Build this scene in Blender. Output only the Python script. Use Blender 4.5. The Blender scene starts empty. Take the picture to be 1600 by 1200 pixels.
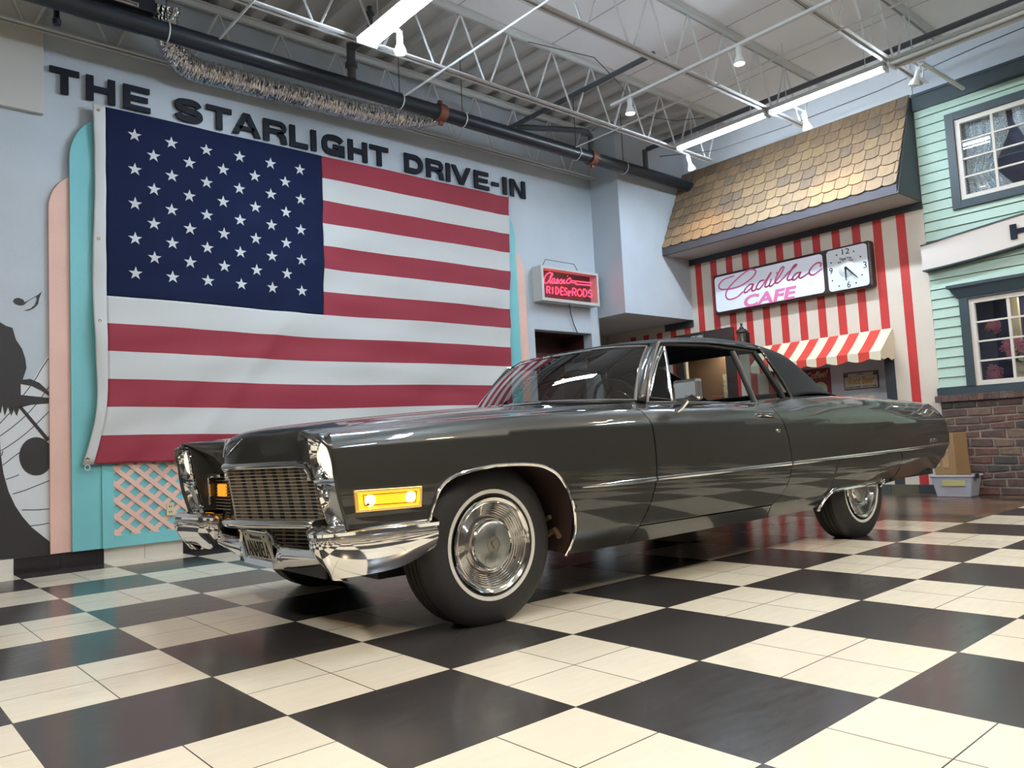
import bpy, bmesh, math, random
import numpy as np
from mathutils import Vector, Matrix
random.seed(7)
SC = bpy.context.scene
COL = SC.collection
# ------------------------------------------------------------------ camera
CAM_LOC = (-1.044, -6.552, 0.775)
RIGHT = Vector((0.75196, -0.65719, -0.05133)); DOWN = Vector((0.0118, 0.09148, -0.99574)); FWD = Vector((0.65809, 0.74816, 0.07692))
FWD.normalize(); RIGHT = (RIGHT - FWD*RIGHT.dot(FWD)).normalized(); UP = RIGHT.cross(FWD)
camd = bpy.data.cameras.new('camera'); cam = bpy.data.objects.new('camera', camd); COL.objects.link(cam)
cam.matrix_world = Matrix(((RIGHT.x, UP.x, -FWD.x, CAM_LOC[0]), (RIGHT.y, UP.y, -FWD.y, CAM_LOC[1]), (RIGHT.z, UP.z, -FWD.z, CAM_LOC[2]), (0, 0, 0, 1)))
camd.sensor_width = 36; camd.lens = 36*1218.08/1600; camd.clip_start = .05
SC.camera = cam
SC.view_settings.view_transform = 'Standard'; SC.view_settings.look = 'None'; SC.view_settings.gamma = 1
SC.view_settings.exposure = 0.0
w = bpy.data.worlds.new('world'); SC.world = w; w.use_nodes = True
w.node_tree.nodes['Background'].inputs[0].default_value = (.6, .65, .7, 1); w.node_tree.nodes['Background'].inputs[1].default_value = .2

def area(name, loc, sx, sy, power, col, rot=(0, 0, 0)):
    l = bpy.data.lights.new(name, 'AREA'); l.shape = 'RECTANGLE'; l.size = sx; l.size_y = sy; l.energy = power; l.color = col
    o = bpy.data.objects.new(name, l); COL.objects.link(o); o.location = loc; o.rotation_euler = rot; return o
def spot(name, loc, tgt, power, col, ang=50, blend=.6, rad=.04):
    l = bpy.data.lights.new(name, 'SPOT'); l.energy = power; l.color = col; l.spot_size = math.radians(ang); l.spot_blend = blend; l.shadow_soft_size = rad
    o = bpy.data.objects.new(name, l); COL.objects.link(o); o.location = loc
    o.rotation_euler = (Vector(tgt)-Vector(loc)).to_track_quat('-Z', 'Y').to_euler(); return o
COOL = (.66, .83, 1.0); WARM = (1.0, .74, .46)
# the tubes of the fittings (in view, plus unseen ones added to brighten the hall)
TUBES = [(2.30, -1.73, 150), (6.58, -1.70, 110), (6.58, -2.95, 110), (2.30, -7.4, 60), (2.30, -9.6, 60), (6.58, -7.6, 60), (-2.4, -7.5, 60), (2.3, -4.9, 60), (-2.4, -4.4, 60)]
for x, y, p in TUBES:
    for dx in ((-.062, .062) if x < 6 else (0,)): area('tube_light', (x+dx, y, 4.145), .03 if x < 6 else .05, 1.18, p*(.12 if x < 6 else .30), COOL)
# added warm fill lamps, without fittings, to light the hall from out of view
for x, y, p in [(-3.0, -5.6, 120), (.2, -9.2, 130), (3.6, -7.9, 115), (5.6, -6.2, 40)]: area('added_warm_fill', (x, y, 4.35), .35, .35, p, WARM)
spot('roof_spot', (6.98, -1.06, 3.99), (7.52, -.75, 3.30), 26, (1, .62, .25), 70, .9)
spot('roof_spot', (7.0, -2.57, 3.99), (7.52, -2.55, 3.30), 26, (1, .62, .25), 70, .9)

# ------------------------------------------------------------------ materials
def nmat(name):
    m = bpy.data.materials.new(name); m.use_nodes = True; return m, m.node_tree, m.node_tree.nodes['Principled BSDF']
MATS = {}
def mat(name, col, rough=.5, metal=0., coat=0., emis=None, es=0., noise=0., nscale=8., bump=0., bscale=60., spec=None, alpha=None):
    if name in MATS: return MATS[name]
    m, t, b = nmat(name)
    b.inputs['Base Color'].default_value = (*col, 1); b.inputs['Roughness'].default_value = rough; b.inputs['Metallic'].default_value = metal
    b.inputs['Coat Weight'].default_value = coat; b.inputs['Coat Roughness'].default_value = .03
    if spec is not None: b.inputs['Specular IOR Level'].default_value = spec
    if emis: b.inputs['Emission Color'].default_value = (*emis, 1); b.inputs['Emission Strength'].default_value = es
    if alpha is not None: b.inputs['Alpha'].default_value = alpha
    if noise or bump:
        tc = t.nodes.new('ShaderNodeTexCoord')
    if noise:
        n = t.nodes.new('ShaderNodeTexNoise'); n.inputs['Scale'].default_value = nscale; n.inputs['Detail'].default_value = 5
        t.links.new(tc.outputs['Object'], n.inputs['Vector'])
        r = t.nodes.new('ShaderNodeMapRange'); r.inputs['From Min'].default_value = .3; r.inputs['From Max'].default_value = .7
        r.inputs['To Min'].default_value = 1-noise; r.inputs['To Max'].default_value = 1+noise*.6
        t.links.new(n.outputs['Fac'], r.inputs['Value'])
        v = t.nodes.new('ShaderNodeVectorMath'); v.operation = 'SCALE'; v.inputs[0].default_value = col
        t.links.new(r.outputs['Result'], v.inputs['Scale']); t.links.new(v.outputs['Vector'], b.inputs['Base Color'])
    if bump:
        n = t.nodes.new('ShaderNodeTexNoise'); n.inputs['Scale'].default_value = bscale; n.inputs['Detail'].default_value = 3
        t.links.new(tc.outputs['Object'], n.inputs['Vector'])
        bp = t.nodes.new('ShaderNodeBump'); bp.inputs['Strength'].default_value = bump; bp.inputs['Distance'].default_value = .01
        t.links.new(n.outputs['Fac'], bp.inputs['Height']); t.links.new(bp.outputs['Normal'], b.inputs['Normal'])
    MATS[name] = m; return m
def glassmat(name, tint, refl=.12, rough=.0):
    if name in MATS: return MATS[name]
    m = bpy.data.materials.new(name); m.use_nodes = True; t = m.node_tree; t.nodes.clear()
    out = t.nodes.new('ShaderNodeOutputMaterial'); mix = t.nodes.new('ShaderNodeMixShader'); tr = t.nodes.new('ShaderNodeBsdfTransparent'); gl = t.nodes.new('ShaderNodeBsdfGlossy')
    tr.inputs[0].default_value = (*tint, 1); gl.inputs['Roughness'].default_value = rough; gl.inputs['Color'].default_value = (1, 1, 1, 1)
    lw = t.nodes.new('ShaderNodeLayerWeight'); lw.inputs['Blend'].default_value = .5
    pw = t.nodes.new('ShaderNodeMath'); pw.operation = 'POWER'; pw.inputs[1].default_value = 4.; t.links.new(lw.outputs['Facing'], pw.inputs[0])
    mr = t.nodes.new('ShaderNodeMath'); mr.operation = 'ADD'; mr.inputs[1].default_value = refl; mr.use_clamp = True
    t.links.new(pw.outputs[0], mr.inputs[0]); t.links.new(mr.outputs[0], mix.inputs[0]); t.links.new(tr.outputs[0], mix.inputs[1]); t.links.new(gl.outputs[0], mix.inputs[2]); t.links.new(mix.outputs[0], out.inputs[0])
    MATS[name] = m; return m

wallm = mat('wall_paint', (.47, .52, .57), .55, noise=.05, nscale=2.5, bump=.12, bscale=30)
whitem = mat('white_steel', (.62, .64, .64), .45)
blackm = mat('black_letter', (.010, .012, .020), .6, spec=.2)
chrome = mat('chrome', (.80, .80, .80), .06, 1.)
tealm = mat('teal_paint', (.18, .51, .54), .5, noise=.07, nscale=3, bump=.1)
pinkm = mat('pink_paint', (.76, .48, .40), .5, noise=.06, nscale=4, bump=.1)
pipem = mat('pipe_black', (.012, .017, .024), .35)
darkm = mat('dark', (.01, .01, .01), .6)

# ------------------------------------------------------------------ helpers
def tag(o, label=None, cat=None, group=None, kind=None):
    if label: o['label'] = label
    if cat: o['category'] = cat
    if group: o['group'] = group
    if kind: o['kind'] = kind
    return o
def empty(name, loc, label, cat, rz=0., group=None, kind=None):
    o = bpy.data.objects.new(name, None); COL.objects.link(o); o.location = loc; o.rotation_euler = (0, 0, rz); o.empty_display_size = .1
    return tag(o, label, cat, group, kind)
class MB:
    def __init__(s): s.v = []; s.f = []; s.mi = []
    def add(s, v, f, m=0):
        n = len(s.v); s.v += [tuple(map(float, p)) for p in v]; s.f += [tuple(i+n for i in q) for q in f]; s.mi += [m]*len(f); return s
    def box(s, a, b, m=0):
        x0, y0, z0 = [min(p, q) for p, q in zip(a, b)]; x1, y1, z1 = [max(p, q) for p, q in zip(a, b)]
        return s.add([(x0, y0, z0), (x1, y0, z0), (x1, y1, z0), (x0, y1, z0), (x0, y0, z1), (x1, y0, z1), (x1, y1, z1), (x0, y1, z1)],
                     [(0, 3, 2, 1), (4, 5, 6, 7), (0, 1, 5, 4), (1, 2, 6, 5), (2, 3, 7, 6), (3, 0, 4, 7)], m)
    def hexa(s, q, m=0):   # 8 points: bottom loop, top loop
        return s.add(q, [(0, 3, 2, 1), (4, 5, 6, 7), (0, 1, 5, 4), (1, 2, 6, 5), (2, 3, 7, 6), (3, 0, 4, 7)], m)
    def tube(s, P, r, n=8, m=0, cap=True, flat=None):
        P = [Vector(p) for p in P]; N = len(P); rs = r if hasattr(r, '__len__') else [r]*N
        t0 = (P[1]-P[0]).normalized(); ref = Vector((0, 0, 1)) if abs(t0.z) < .9 else Vector((1, 0, 0))
        V = []; u = None
        for i in range(N):
            t = ((P[i+1]-P[i]).normalized() if i < N-1 else Vector()) + ((P[i]-P[i-1]).normalized() if i > 0 else Vector())
            if t.length < 1e-6: t = t0.copy()
            t.normalize()
            if u is None: u = t.cross(ref).normalized()
            else:
                u = (u - t*u.dot(t))
                u = u.normalized() if u.length > 1e-6 else t.cross(ref).normalized()
            w = t.cross(u)
            for k in range(n):
                a = 2*math.pi*k/n + math.pi/n
                if flat: V.append(P[i]+u*math.cos(a)*rs[i]*flat[0]+w*math.sin(a)*rs[i]*flat[1])
                else: V.append(P[i]+u*math.cos(a)*rs[i]+w*math.sin(a)*rs[i])
        F = [(i*n+k, i*n+(k+1) % n, (i+1)*n+(k+1) % n, (i+1)*n+k) for i in range(N-1) for k in range(n)]
        if cap: F += [tuple(range(n-1, -1, -1)), tuple((N-1)*n+k for k in range(n))]
        return s.add(V, F, m)
    def lathe(s, prof, c=(0, 0, 0), axis='z', n=24, m=0, ang=None):
        V = []; c = Vector(c)
        for r, h in prof:
            for k in range(n):
                a = 2*math.pi*k/n; x, y = r*math.cos(a), r*math.sin(a)
                p = {'z': (x, y, h), 'y': (x, h, y), 'x': (h, x, y)}[axis]
                V.append(c+Vector(p))
        F = [(i*n+k, i*n+(k+1) % n, (i+1)*n+(k+1) % n, (i+1)*n+k) for i in range(len(prof)-1) for k in range(n)]
        return s.add(V, F, m)
    def prism(s, poly, fn, d0, d1, m=0):   # poly 2D, fn(u,v,d)->3D
        n = len(poly); V = [fn(u, v, d0) for u, v in poly]+[fn(u, v, d1) for u, v in poly]
        F = [tuple(range(n)), tuple(range(2*n-1, n-1, -1))]+[(i, i+n, (i+1) % n+n, (i+1) % n) for i in range(n)]
        return s.add(V, F, m)
    def ribbon(s, L, wdt, fn, d0, d1, m=0):
        L = smooth2(L) if len(L) > 3 else L
        P = [Vector(p) for p in L]
        for i in range(len(P)-1):
            t = P[i+1]-P[i]
            if t.length < 1e-6: continue
            t.normalize(); nn = Vector((-t.y, t.x))*wdt/2; e = t*wdt*.25
            s.prism([tuple(P[i]-e-nn), tuple(P[i+1]+e-nn), tuple(P[i+1]+e+nn), tuple(P[i]-e+nn)], fn, d0, d1, m)
        return s
    def grid(s, G, m=0):
        G = np.asarray(G); a, b = G.shape[:2]
        return s.add(G.reshape(-1, 3), [(i*b+j, i*b+j+1, (i+1)*b+j+1, (i+1)*b+j) for i in range(a-1) for j in range(b-1)], m)
    def build(s, name, mats, parent=None, smooth=False, solid=0., sharp=35, bevel=0., sub=None, rel=True, offset=0.):
        me = bpy.data.meshes.new(name)
        V = s.v
        if parent is not None and rel:
            L = parent.location
            pp = parent.parent
            while pp is not None: L = L + pp.location; pp = pp.parent
            V = [(x-L[0], y-L[1], z-L[2]) for x, y, z in V]
        me.from_pydata(V, [], s.f)
        for mm in (mats if isinstance(mats, (list, tuple)) else [mats]): me.materials.append(mm)
        me.polygons.foreach_set('material_index', s.mi)
        bm = bmesh.new(); bm.from_mesh(me); bmesh.ops.recalc_face_normals(bm, faces=bm.faces); bm.to_mesh(me); bm.free()
        if smooth:
            me.polygons.foreach_set('use_smooth', [True]*len(me.polygons)); me.set_sharp_from_angle(angle=math.radians(sharp))
        me.update()
        o = bpy.data.objects.new(name, me); COL.objects.link(o)
        if parent is not None: o.parent = parent
        if solid:
            md = o.modifiers.new('solid', 'SOLIDIFY'); md.thickness = solid; md.offset = offset
        if bevel:
            md = o.modifiers.new('bev', 'BEVEL'); md.width = bevel; md.segments = 2; md.limit_method = 'ANGLE'
        return o
def crs(P, n):   # catmull-rom through rows of P, n samples per segment
    P = np.asarray(P, float); N = len(P); Q = np.concatenate([[2*P[0]-P[1]], P, [2*P[-1]-P[-2]]]); out = []
    for i in range(N-1):
        p0, p1, p2, p3 = Q[i:i+4]
        for k in range(n):
            t = k/n; out.append(.5*((2*p1)+(-p0+p2)*t+(2*p0-5*p1+4*p2-p3)*t*t+(-p0+3*p1-3*p2+p3)*t**3))
    out.append(P[-1]); return np.array(out)
def smooth2(L, n=5): return [tuple(p) for p in crs(L, n)]
def text_faces(txt, size, bold=0., shear=0., extrude=.005, sx=1.):
    cu = bpy.data.curves.new('t', 'FONT'); cu.body = txt; cu.size = size; cu.extrude = extrude; cu.offset = bold; cu.shear = shear; cu.resolution_u = 3
    cu.align_x = 'CENTER'
    o = bpy.data.objects.new('t', cu); COL.objects.link(o); bpy.context.view_layer.update()
    me = o.evaluated_get(bpy.context.evaluated_depsgraph_get()).to_mesh()
    V = [tuple(v.co) for v in me.vertices]; F = [tuple(p.vertices) for p in me.polygons]
    o.evaluated_get(bpy.context.evaluated_depsgraph_get()).to_mesh_clear()
    bpy.data.objects.remove(o); bpy.data.curves.remove(cu)
    return V, F
def text_fit(mb, txt, box, fn, depth, bold=0., shear=0., m=0):
    """fit text into box (u0,v0,u1,v1); fn(u,v,d) -> 3D"""
    V, F = text_faces(txt, 1., bold, shear, .5)
    A = np.array(V); lo = A.min(0); hi = A.max(0); u0, v0, u1, v1 = box
    W = [fn(u0+(p[0]-lo[0])/(hi[0]-lo[0])*(u1-u0), v0+(p[1]-lo[1])/(hi[1]-lo[1])*(v1-v0), (p[2]-lo[2])/(hi[2]-lo[2])*depth) for p in A]
    return mb.add(W, F, m)

CAD=[[(-0.9, 2.839), (-0.744, 2.82), (-0.665, 2.759), (-0.681, 2.703), (-0.784, 2.681), (-0.972, 2.686), (-1.143, 2.75), (-1.222, 2.819), (-1.201, 2.86), (-1.12, 2.869), (-0.982, 2.811), (-0.839, 2.719), (-0.767, 2.642), (-0.763, 2.574), (-0.815, 2.539), (-0.927, 2.553), (-1.015, 2.604)], [(-1.178, 2.675), (-1.121, 2.68), (-1.054, 2.634), (-1.034, 2.599), (-1.063, 2.588), (-1.133, 2.626), (-1.177, 2.672), (-1.151, 2.616), (-1.162, 2.587), (-1.221, 2.61)], [(-1.332, 2.698), (-1.276, 2.695), (-1.229, 2.652), (-1.213, 2.612), (-1.244, 2.596), (-1.294, 2.625), (-1.364, 2.699), (-1.439, 2.776), (-1.371, 2.683), (-1.339, 2.624), (-1.356, 2.604), (-1.405, 2.626)], [(-1.438, 2.689), (-1.403, 2.63), (-1.41, 2.602), (-1.46, 2.623), (-1.553, 2.712), (-1.615, 2.797), (-1.592, 2.812), (-1.541, 2.755), (-1.487, 2.668), (-1.492, 2.63), (-1.547, 2.639), (-1.677, 2.73), (-1.775, 2.788), (-1.785, 2.807), (-1.75, 2.796), (-1.699, 2.733), (-1.652, 2.657), (-1.668, 2.63), (-1.73, 2.646)], [(-1.514, 2.76), (-1.52, 2.745)], [(-1.831, 2.699), (-1.776, 2.696), (-1.726, 2.657), (-1.716, 2.631), (-1.745, 2.622), (-1.798, 2.657), (-1.835, 2.698), (-1.807, 2.648), (-1.825, 2.628), (-1.877, 2.644), (-1.945, 2.673)], [(-2.088, 2.719), (-2.102, 2.751), (-2.061, 2.77), (-1.995, 2.742), (-1.947, 2.69), (-1.951, 2.65), (-2.0, 2.635), (-2.102, 2.685)]]
NEO=[[(5.676, 2.862), (5.635, 2.864), (5.574, 2.827), (5.537, 2.763), (5.543, 2.728), (5.583, 2.73), (5.622, 2.766), (5.673, 2.825), (5.692, 2.854), (5.671, 2.849), (5.633, 2.773), (5.636, 2.735), (5.664, 2.75), (5.683, 2.788), (5.717, 2.8), (5.683, 2.788), (5.664, 2.746), (5.683, 2.736), (5.715, 2.769), (5.724, 2.794), (5.71, 2.751), (5.736, 2.745), (5.771, 2.797), (5.782, 2.77), (5.767, 2.744), (5.743, 2.743)], [(5.78, 2.749), (5.838, 2.8), (5.85, 2.773), (5.834, 2.747), (5.807, 2.75)], [(5.848, 2.756), (5.893, 2.802), (5.872, 2.758), (5.903, 2.764)], [(5.954, 2.857), (5.957, 2.852)], [(6.011, 2.821), (5.986, 2.831), (5.94, 2.798), (5.929, 2.766), (5.963, 2.764), (6.008, 2.787)], [(6.001, 2.801), (6.392, 2.81)], [(5.999, 2.78), (6.104, 2.779)], [(6.094, 2.764), (6.38, 2.776)], [(5.574, 2.602), (5.58, 2.684), (5.617, 2.685), (5.631, 2.67), (5.614, 2.644), (5.577, 2.643)], [(5.6, 2.644), (5.626, 2.603)], [(5.671, 2.604), (5.677, 2.688)], [(5.726, 2.606), (5.732, 2.69), (5.762, 2.687), (5.779, 2.65), (5.756, 2.611), (5.726, 2.606)], [(5.867, 2.696), (5.821, 2.694), (5.815, 2.608), (5.86, 2.609)], [(5.818, 2.651), (5.855, 2.652)], [(5.928, 2.685), (5.911, 2.697), (5.888, 2.683), (5.888, 2.662), (5.92, 2.647), (5.921, 2.624), (5.9, 2.61), (5.878, 2.62)], [(6.002, 2.663), (5.951, 2.665), (5.981, 2.644)], [(5.994, 2.644), (5.942, 2.635), (5.965, 2.609), (5.94, 2.605)], [(6.025, 2.613), (6.033, 2.702), (6.074, 2.704), (6.091, 2.687), (6.071, 2.659), (6.029, 2.658)], [(6.056, 2.659), (6.085, 2.615)], [(6.161, 2.707), (6.124, 2.688), (6.113, 2.66), (6.12, 2.634), (6.153, 2.616), (6.19, 2.635), (6.202, 2.663), (6.195, 2.691), (6.161, 2.707)], [(6.226, 2.618), (6.234, 2.71), (6.269, 2.707), (6.289, 2.666), (6.262, 2.624), (6.226, 2.618)], [(6.385, 2.702), (6.361, 2.716), (6.329, 2.7), (6.33, 2.677), (6.375, 2.661), (6.376, 2.636), (6.347, 2.621), (6.317, 2.632)]]
HAIR=[(-0.206, 1.898), (-0.085, 1.891), (-0.044, 1.864), (-0.003, 1.852), (0.018, 1.765), (0.059, 1.693), (0.08, 1.62), (0.088, 1.546), (0.067, 1.472), (0.063, 1.457), (0.113, 1.463), (0.173, 1.434), (0.22, 1.385), (0.25, 1.345), (0.25, 1.321), (0.19, 1.37), (0.121, 1.409), (0.05, 1.423), (0.05, 1.34), (0.25, 1.316), (0.25, 1.276), (0.121, 1.266), (0.041, 1.243), (0.025, 1.18), (0.004, 1.228), (-0.012, 1.18), (-0.033, 1.248), (-0.053, 1.181), (-0.069, 1.267), (-0.078, 1.205), (-0.205, 1.23)]
BODY=[(-0.205, 1.183), (-0.086, 1.024), (-0.078, 0.886), (-0.062, 0.752), (-0.03, 0.617), (0.011, 0.509), (0.06, 0.419), (0.118, 0.336), (0.244, 0.207), (0.244, 0.11), (-0.086, 0.125), (-0.204, 0.132)]
STICK=[(0.037, 1.243), (0.054, 1.257), (0.24, 0.998), (0.222, 0.979)]
WHITE=[(0.252, 1.686), (0.19, 1.574), (0.122, 1.443), (0.038, 1.423), (-0.086, 1.229), (-0.205, 1.136), (-0.204, 0.132), (-0.086, 0.125), (0.244, 0.11)]
NOTE=[(0.001, 2.059), (0.014, 2.08), (0.039, 2.087), (0.069, 2.075), (0.077, 2.056), (0.124, 2.09), (0.167, 2.123), (0.193, 2.151), (0.175, 2.094), (0.167, 2.048), (0.141, 2.016), (0.106, 1.993), (0.068, 1.99), (0.115, 2.009), (0.145, 2.041), (0.158, 2.082), (0.154, 2.107), (0.102, 2.068), (0.073, 2.035), (0.047, 2.028), (0.018, 2.036)]
HEAD=[(0.25, 0.865), (0.249, 0.832), (0.249, 0.801), (0.238, 0.774), (0.219, 0.751), (0.198, 0.735), (0.174, 0.726), (0.149, 0.724), (0.124, 0.729), (0.1, 0.742), (0.079, 0.76), (0.062, 0.784), (0.049, 0.812), (0.041, 0.843), (0.038, 0.875), (0.041, 0.907), (0.049, 0.937), (0.062, 0.964), (0.08, 0.987), (0.101, 1.003), (0.125, 1.013), (0.15, 1.016), (0.175, 1.012), (0.199, 1.0), (0.22, 0.982), (0.238, 0.958), (0.25, 0.929), (0.25, 0.898)]
STAFF=[[(0.251, 1.651), (0.19, 1.549), (0.139, 1.449), (0.058, 1.325), (-0.004, 1.228), (-0.086, 1.124)], [(0.25, 1.425), (0.163, 1.286), (0.079, 1.179), (-0.004, 1.098), (-0.086, 1.029)], [(0.249, 1.226), (0.163, 1.129), (0.078, 1.043), (-0.005, 0.973), (-0.074, 0.924)], [(0.248, 1.028), (0.205, 0.995), (0.12, 0.944), (0.036, 0.899), (-0.066, 0.814)], [(0.247, 0.683), (0.161, 0.65), (0.077, 0.618), (-0.001, 0.596)], [(0.245, 0.464), (0.16, 0.462), (0.056, 0.472)], [(0.245, 0.357), (0.181, 0.349), (0.109, 0.347)], [(0.036, 0.736), (-0.005, 0.72), (-0.046, 0.708)], [(-0.066, 0.918), (-0.074, 0.885)]]
# ------------------------------------------------------------------ setting
YW = .35; XC = 8.05; ZD = 4.90
def fl(y0): return lambda u, v, d: (u, y0-d, v)         # on the flag wall, facing -Y (u = x, v = z)
def fc(x0): return lambda u, v, d: (x0-d, u, v)         # on the cafe wall, facing -X (u = y, v = z)
def struct(o): o['kind'] = 'structure'; return o

# floor: black and cream checks of 2 x 2 tiles, brown slate beyond
def floor_mat():
    m, t, b = nmat('check_tiles'); N = t.nodes.new; L = t.links.new
    tc = N('ShaderNodeTexCoord'); sp = N('ShaderNodeSeparateXYZ'); L(tc.outputs['Object'], sp.inputs[0])
    def M(op, a, bb=None, c=None):
        n = N('ShaderNodeMath'); n.operation = op
        for i, q in enumerate((a, bb, c)):
            if q is None: continue
            if isinstance(q, (int, float)): n.inputs[i].default_value = q
            else: L(q, n.inputs[i])
        return n.outputs[0]
    ix = M('FLOOR', M('DIVIDE', sp.outputs[0], .61)); iy = M('FLOOR', M('DIVIDE', M('MULTIPLY', sp.outputs[1], -1.), .61))
    par = M('FLOORED_MODULO', M('ADD', ix, iy), 2.)
    gx = M('PINGPONG', sp.outputs[0], .1525); gy = M('PINGPONG', sp.outputs[1], .1525)
    g = M('LESS_THAN', M('MINIMUM', gx, gy), .0021)
    tx = M('FLOOR', M('DIVIDE', sp.outputs[0], .305)); ty = M('FLOOR', M('DIVIDE', sp.outputs[1], .305))
    cv = N('ShaderNodeCombineXYZ'); L(tx, cv.inputs[0]); L(ty, cv.inputs[1])
    wn = N('ShaderNodeTexWhiteNoise'); wn.noise_dimensions = '3D'; L(cv.outputs[0], wn.inputs['Vector'])
    mp = N('ShaderNodeMapping'); mp.inputs['Scale'].default_value = (2, 9, 1); L(tc.outputs['Object'], mp.inputs[0])
    ns = N('ShaderNodeTexNoise'); ns.inputs['Scale'].default_value = 3; ns.inputs['Detail'].default_value = 8; ns.inputs['Roughness'].default_value = .65; L(mp.outputs[0], ns.inputs['Vector'])
    st = N('ShaderNodeTexNoise'); st.inputs['Scale'].default_value = 1.7; st.inputs['Detail'].default_value = 9; L(tc.outputs['Object'], st.inputs['Vector'])
    stv = N('ShaderNodeMapRange'); stv.inputs[1].default_value = .60; stv.inputs[2].default_value = .74; stv.inputs[3].default_value = 1.; stv.inputs[4].default_value = .80; L(st.outputs['Fac'], stv.inputs[0])
    val = M('MULTIPLY', M('ADD', M('MULTIPLY', wn.outputs[0], .07), M('ADD', M('MULTIPLY', ns.outputs['Fac'], .16), .86)), stv.outputs[0])
    cr = N('ShaderNodeVectorMath'); cr.operation = 'SCALE'; cr.inputs[0].default_value = (.76, .68, .53); L(val, cr.inputs['Scale'])
    bk = N('ShaderNodeVectorMath'); bk.operation = 'SCALE'; bk.inputs[0].default_value = (.046, .040, .037); L(val, bk.inputs['Scale'])
    mx = N('ShaderNodeMix'); mx.data_type = 'RGBA'; L(par, mx.inputs[0]); L(cr.outputs[0], mx.inputs[6]); L(bk.outputs[0], mx.inputs[7])
    gc = N('ShaderNodeMix'); gc.data_type = 'RGBA'; L(par, gc.inputs[0]); gc.inputs[6].default_value = (.06, .045, .04, 1); gc.inputs[7].default_value = (.05, .042, .036, 1)
    m2 = N('ShaderNodeMix'); m2.data_type = 'RGBA'; L(g, m2.inputs[0]); L(mx.outputs[2], m2.inputs[6]); L(gc.outputs[2], m2.inputs[7])
    L(m2.outputs[2], b.inputs['Base Color'])
    rr = N('ShaderNodeMapRange'); rr.inputs[3].default_value = .10; rr.inputs[4].default_value = .30; L(ns.outputs['Fac'], rr.inputs[0]); L(rr.outputs[0], b.inputs['Roughness'])
    b.inputs['Specular IOR Level'].default_value = .5
    bp = N('ShaderNodeBump'); bp.inputs['Strength'].default_value = .25; bp.inputs['Distance'].default_value = .002; bp.invert = True; L(g, bp.inputs['Height']); L(bp.outputs[0], b.inputs['Normal'])
    return m
def slate_mat():
    m, t, b = nmat('slate_tiles'); N = t.nodes.new; L = t.links.new
    tc = N('ShaderNodeTexCoord')
    br = N('ShaderNodeTexBrick'); br.inputs['Scale'].default_value = 1.; br.inputs['Brick Width'].default_value = .32; br.inputs['Row Height'].default_value = .32; br.inputs['Mortar Size'].default_value = .006
    br.inputs['Color1'].default_value = (0, 0, 0, 1); br.inputs['Color2'].default_value = (1, 1, 1, 1); br.inputs['Mortar'].default_value = (.5, .5, .5, 1); L(tc.outputs['Object'], br.inputs['Vector'])
    ns = N('ShaderNodeTexNoise'); ns.inputs['Scale'].default_value = 4; ns.inputs['Detail'].default_value = 6; L(tc.outputs['Object'], ns.inputs['Vector'])
    mx = N('ShaderNodeMix'); mx.data_type = 'RGBA'; mx.inputs[0].default_value = .35; L(br.outputs['Color'], mx.inputs[6]); L(ns.outputs['Color'], mx.inputs[7])
    bw = N('ShaderNodeRGBToBW'); L(mx.outputs[2], bw.inputs[0])
    cr = N('ShaderNodeValToRGB'); e = cr.color_ramp.elements; e[0].position = .2; e[0].color = (.04, .028, .022, 1); e[1].position = .8; e[1].color = (.17, .11, .065, 1)
    x = cr.color_ramp.elements.new(.45); x.color = (.09, .08, .05, 1); x = cr.color_ramp.elements.new(.6); x.color = (.15, .06, .035, 1)
    L(bw.outputs[0], cr.inputs[0]); L(cr.outputs[0], b.inputs['Base Color']); b.inputs['Roughness'].default_value = .27
    bp = N('ShaderNodeBump'); bp.inputs['Strength'].default_value = .6; bp.inputs['Distance'].default_value = .01; L(ns.outputs['Fac'], bp.inputs['Height']); L(bp.outputs[0], b.inputs['Normal'])
    return m
XS = 5.49
f = MB(); f.box((-6, -12, -.05), (XS, 1.9, 0), 0); f.box((XS, -12, -.05), (9.2, 1.9, -.0005), 1)
# two rows of checks run on in front of the slate
f.box((XS, -12, -.04), (XS+.61*6, -.61*7, .0006), 0)
o = struct(f.build('floor', [floor_mat(), slate_mat()]))
ceilm = mat('ceiling_panel', (.80, .82, .84), .7, noise=.04, nscale=1)
deckm = mat('steel_deck', (.52, .52, .51), .6)
# ceiling: ribbed deck beside the flag wall, smooth insulation panels elsewhere
c = MB()
x = -6.
while x < XC+.4:
    p = .305
    V = []; prof = [(0, 0), (.07, 0), (.10, .075), (.235, .075), (.265, 0), (.305, 0)]
    for a, h in prof: V += [(x+a, YW+.1, ZD+h), (x+a, -1.03, ZD+h)]
    c.add(V, [(2*i, 2*i+1, 2*i+3, 2*i+2) for i in range(5)], 1); x += p
c.box((-6, -12, ZD), (XC+1.1, -1.03, ZD+.05), 0)
c.box((-6, -12, ZD+.10), (XC+1.1, 1.9, ZD+.16), 1)
x = -5.4
struct(c.build('ceiling', [ceilm, deckm]))
sm = MB()
for x in np.arange(-5.2, 8., 1.22): sm.box((x, -12, ZD-.004), (x+.012, -1.06, ZD+.0))
struct(sm.build('trim_1', mat('seam_tape', (.45, .47, .50), .7)))
wb = MB()
wb.box((-6, YW, 0), (5.44, YW+.15, ZD+.1)); wb.box((6.46, YW, 0), (6.62, YW+.15, ZD+.1)); wb.box((5.44, YW, 2.165), (6.46, YW+.15, ZD+.1))
struct(wb.build('wall_left', wallm))
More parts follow.
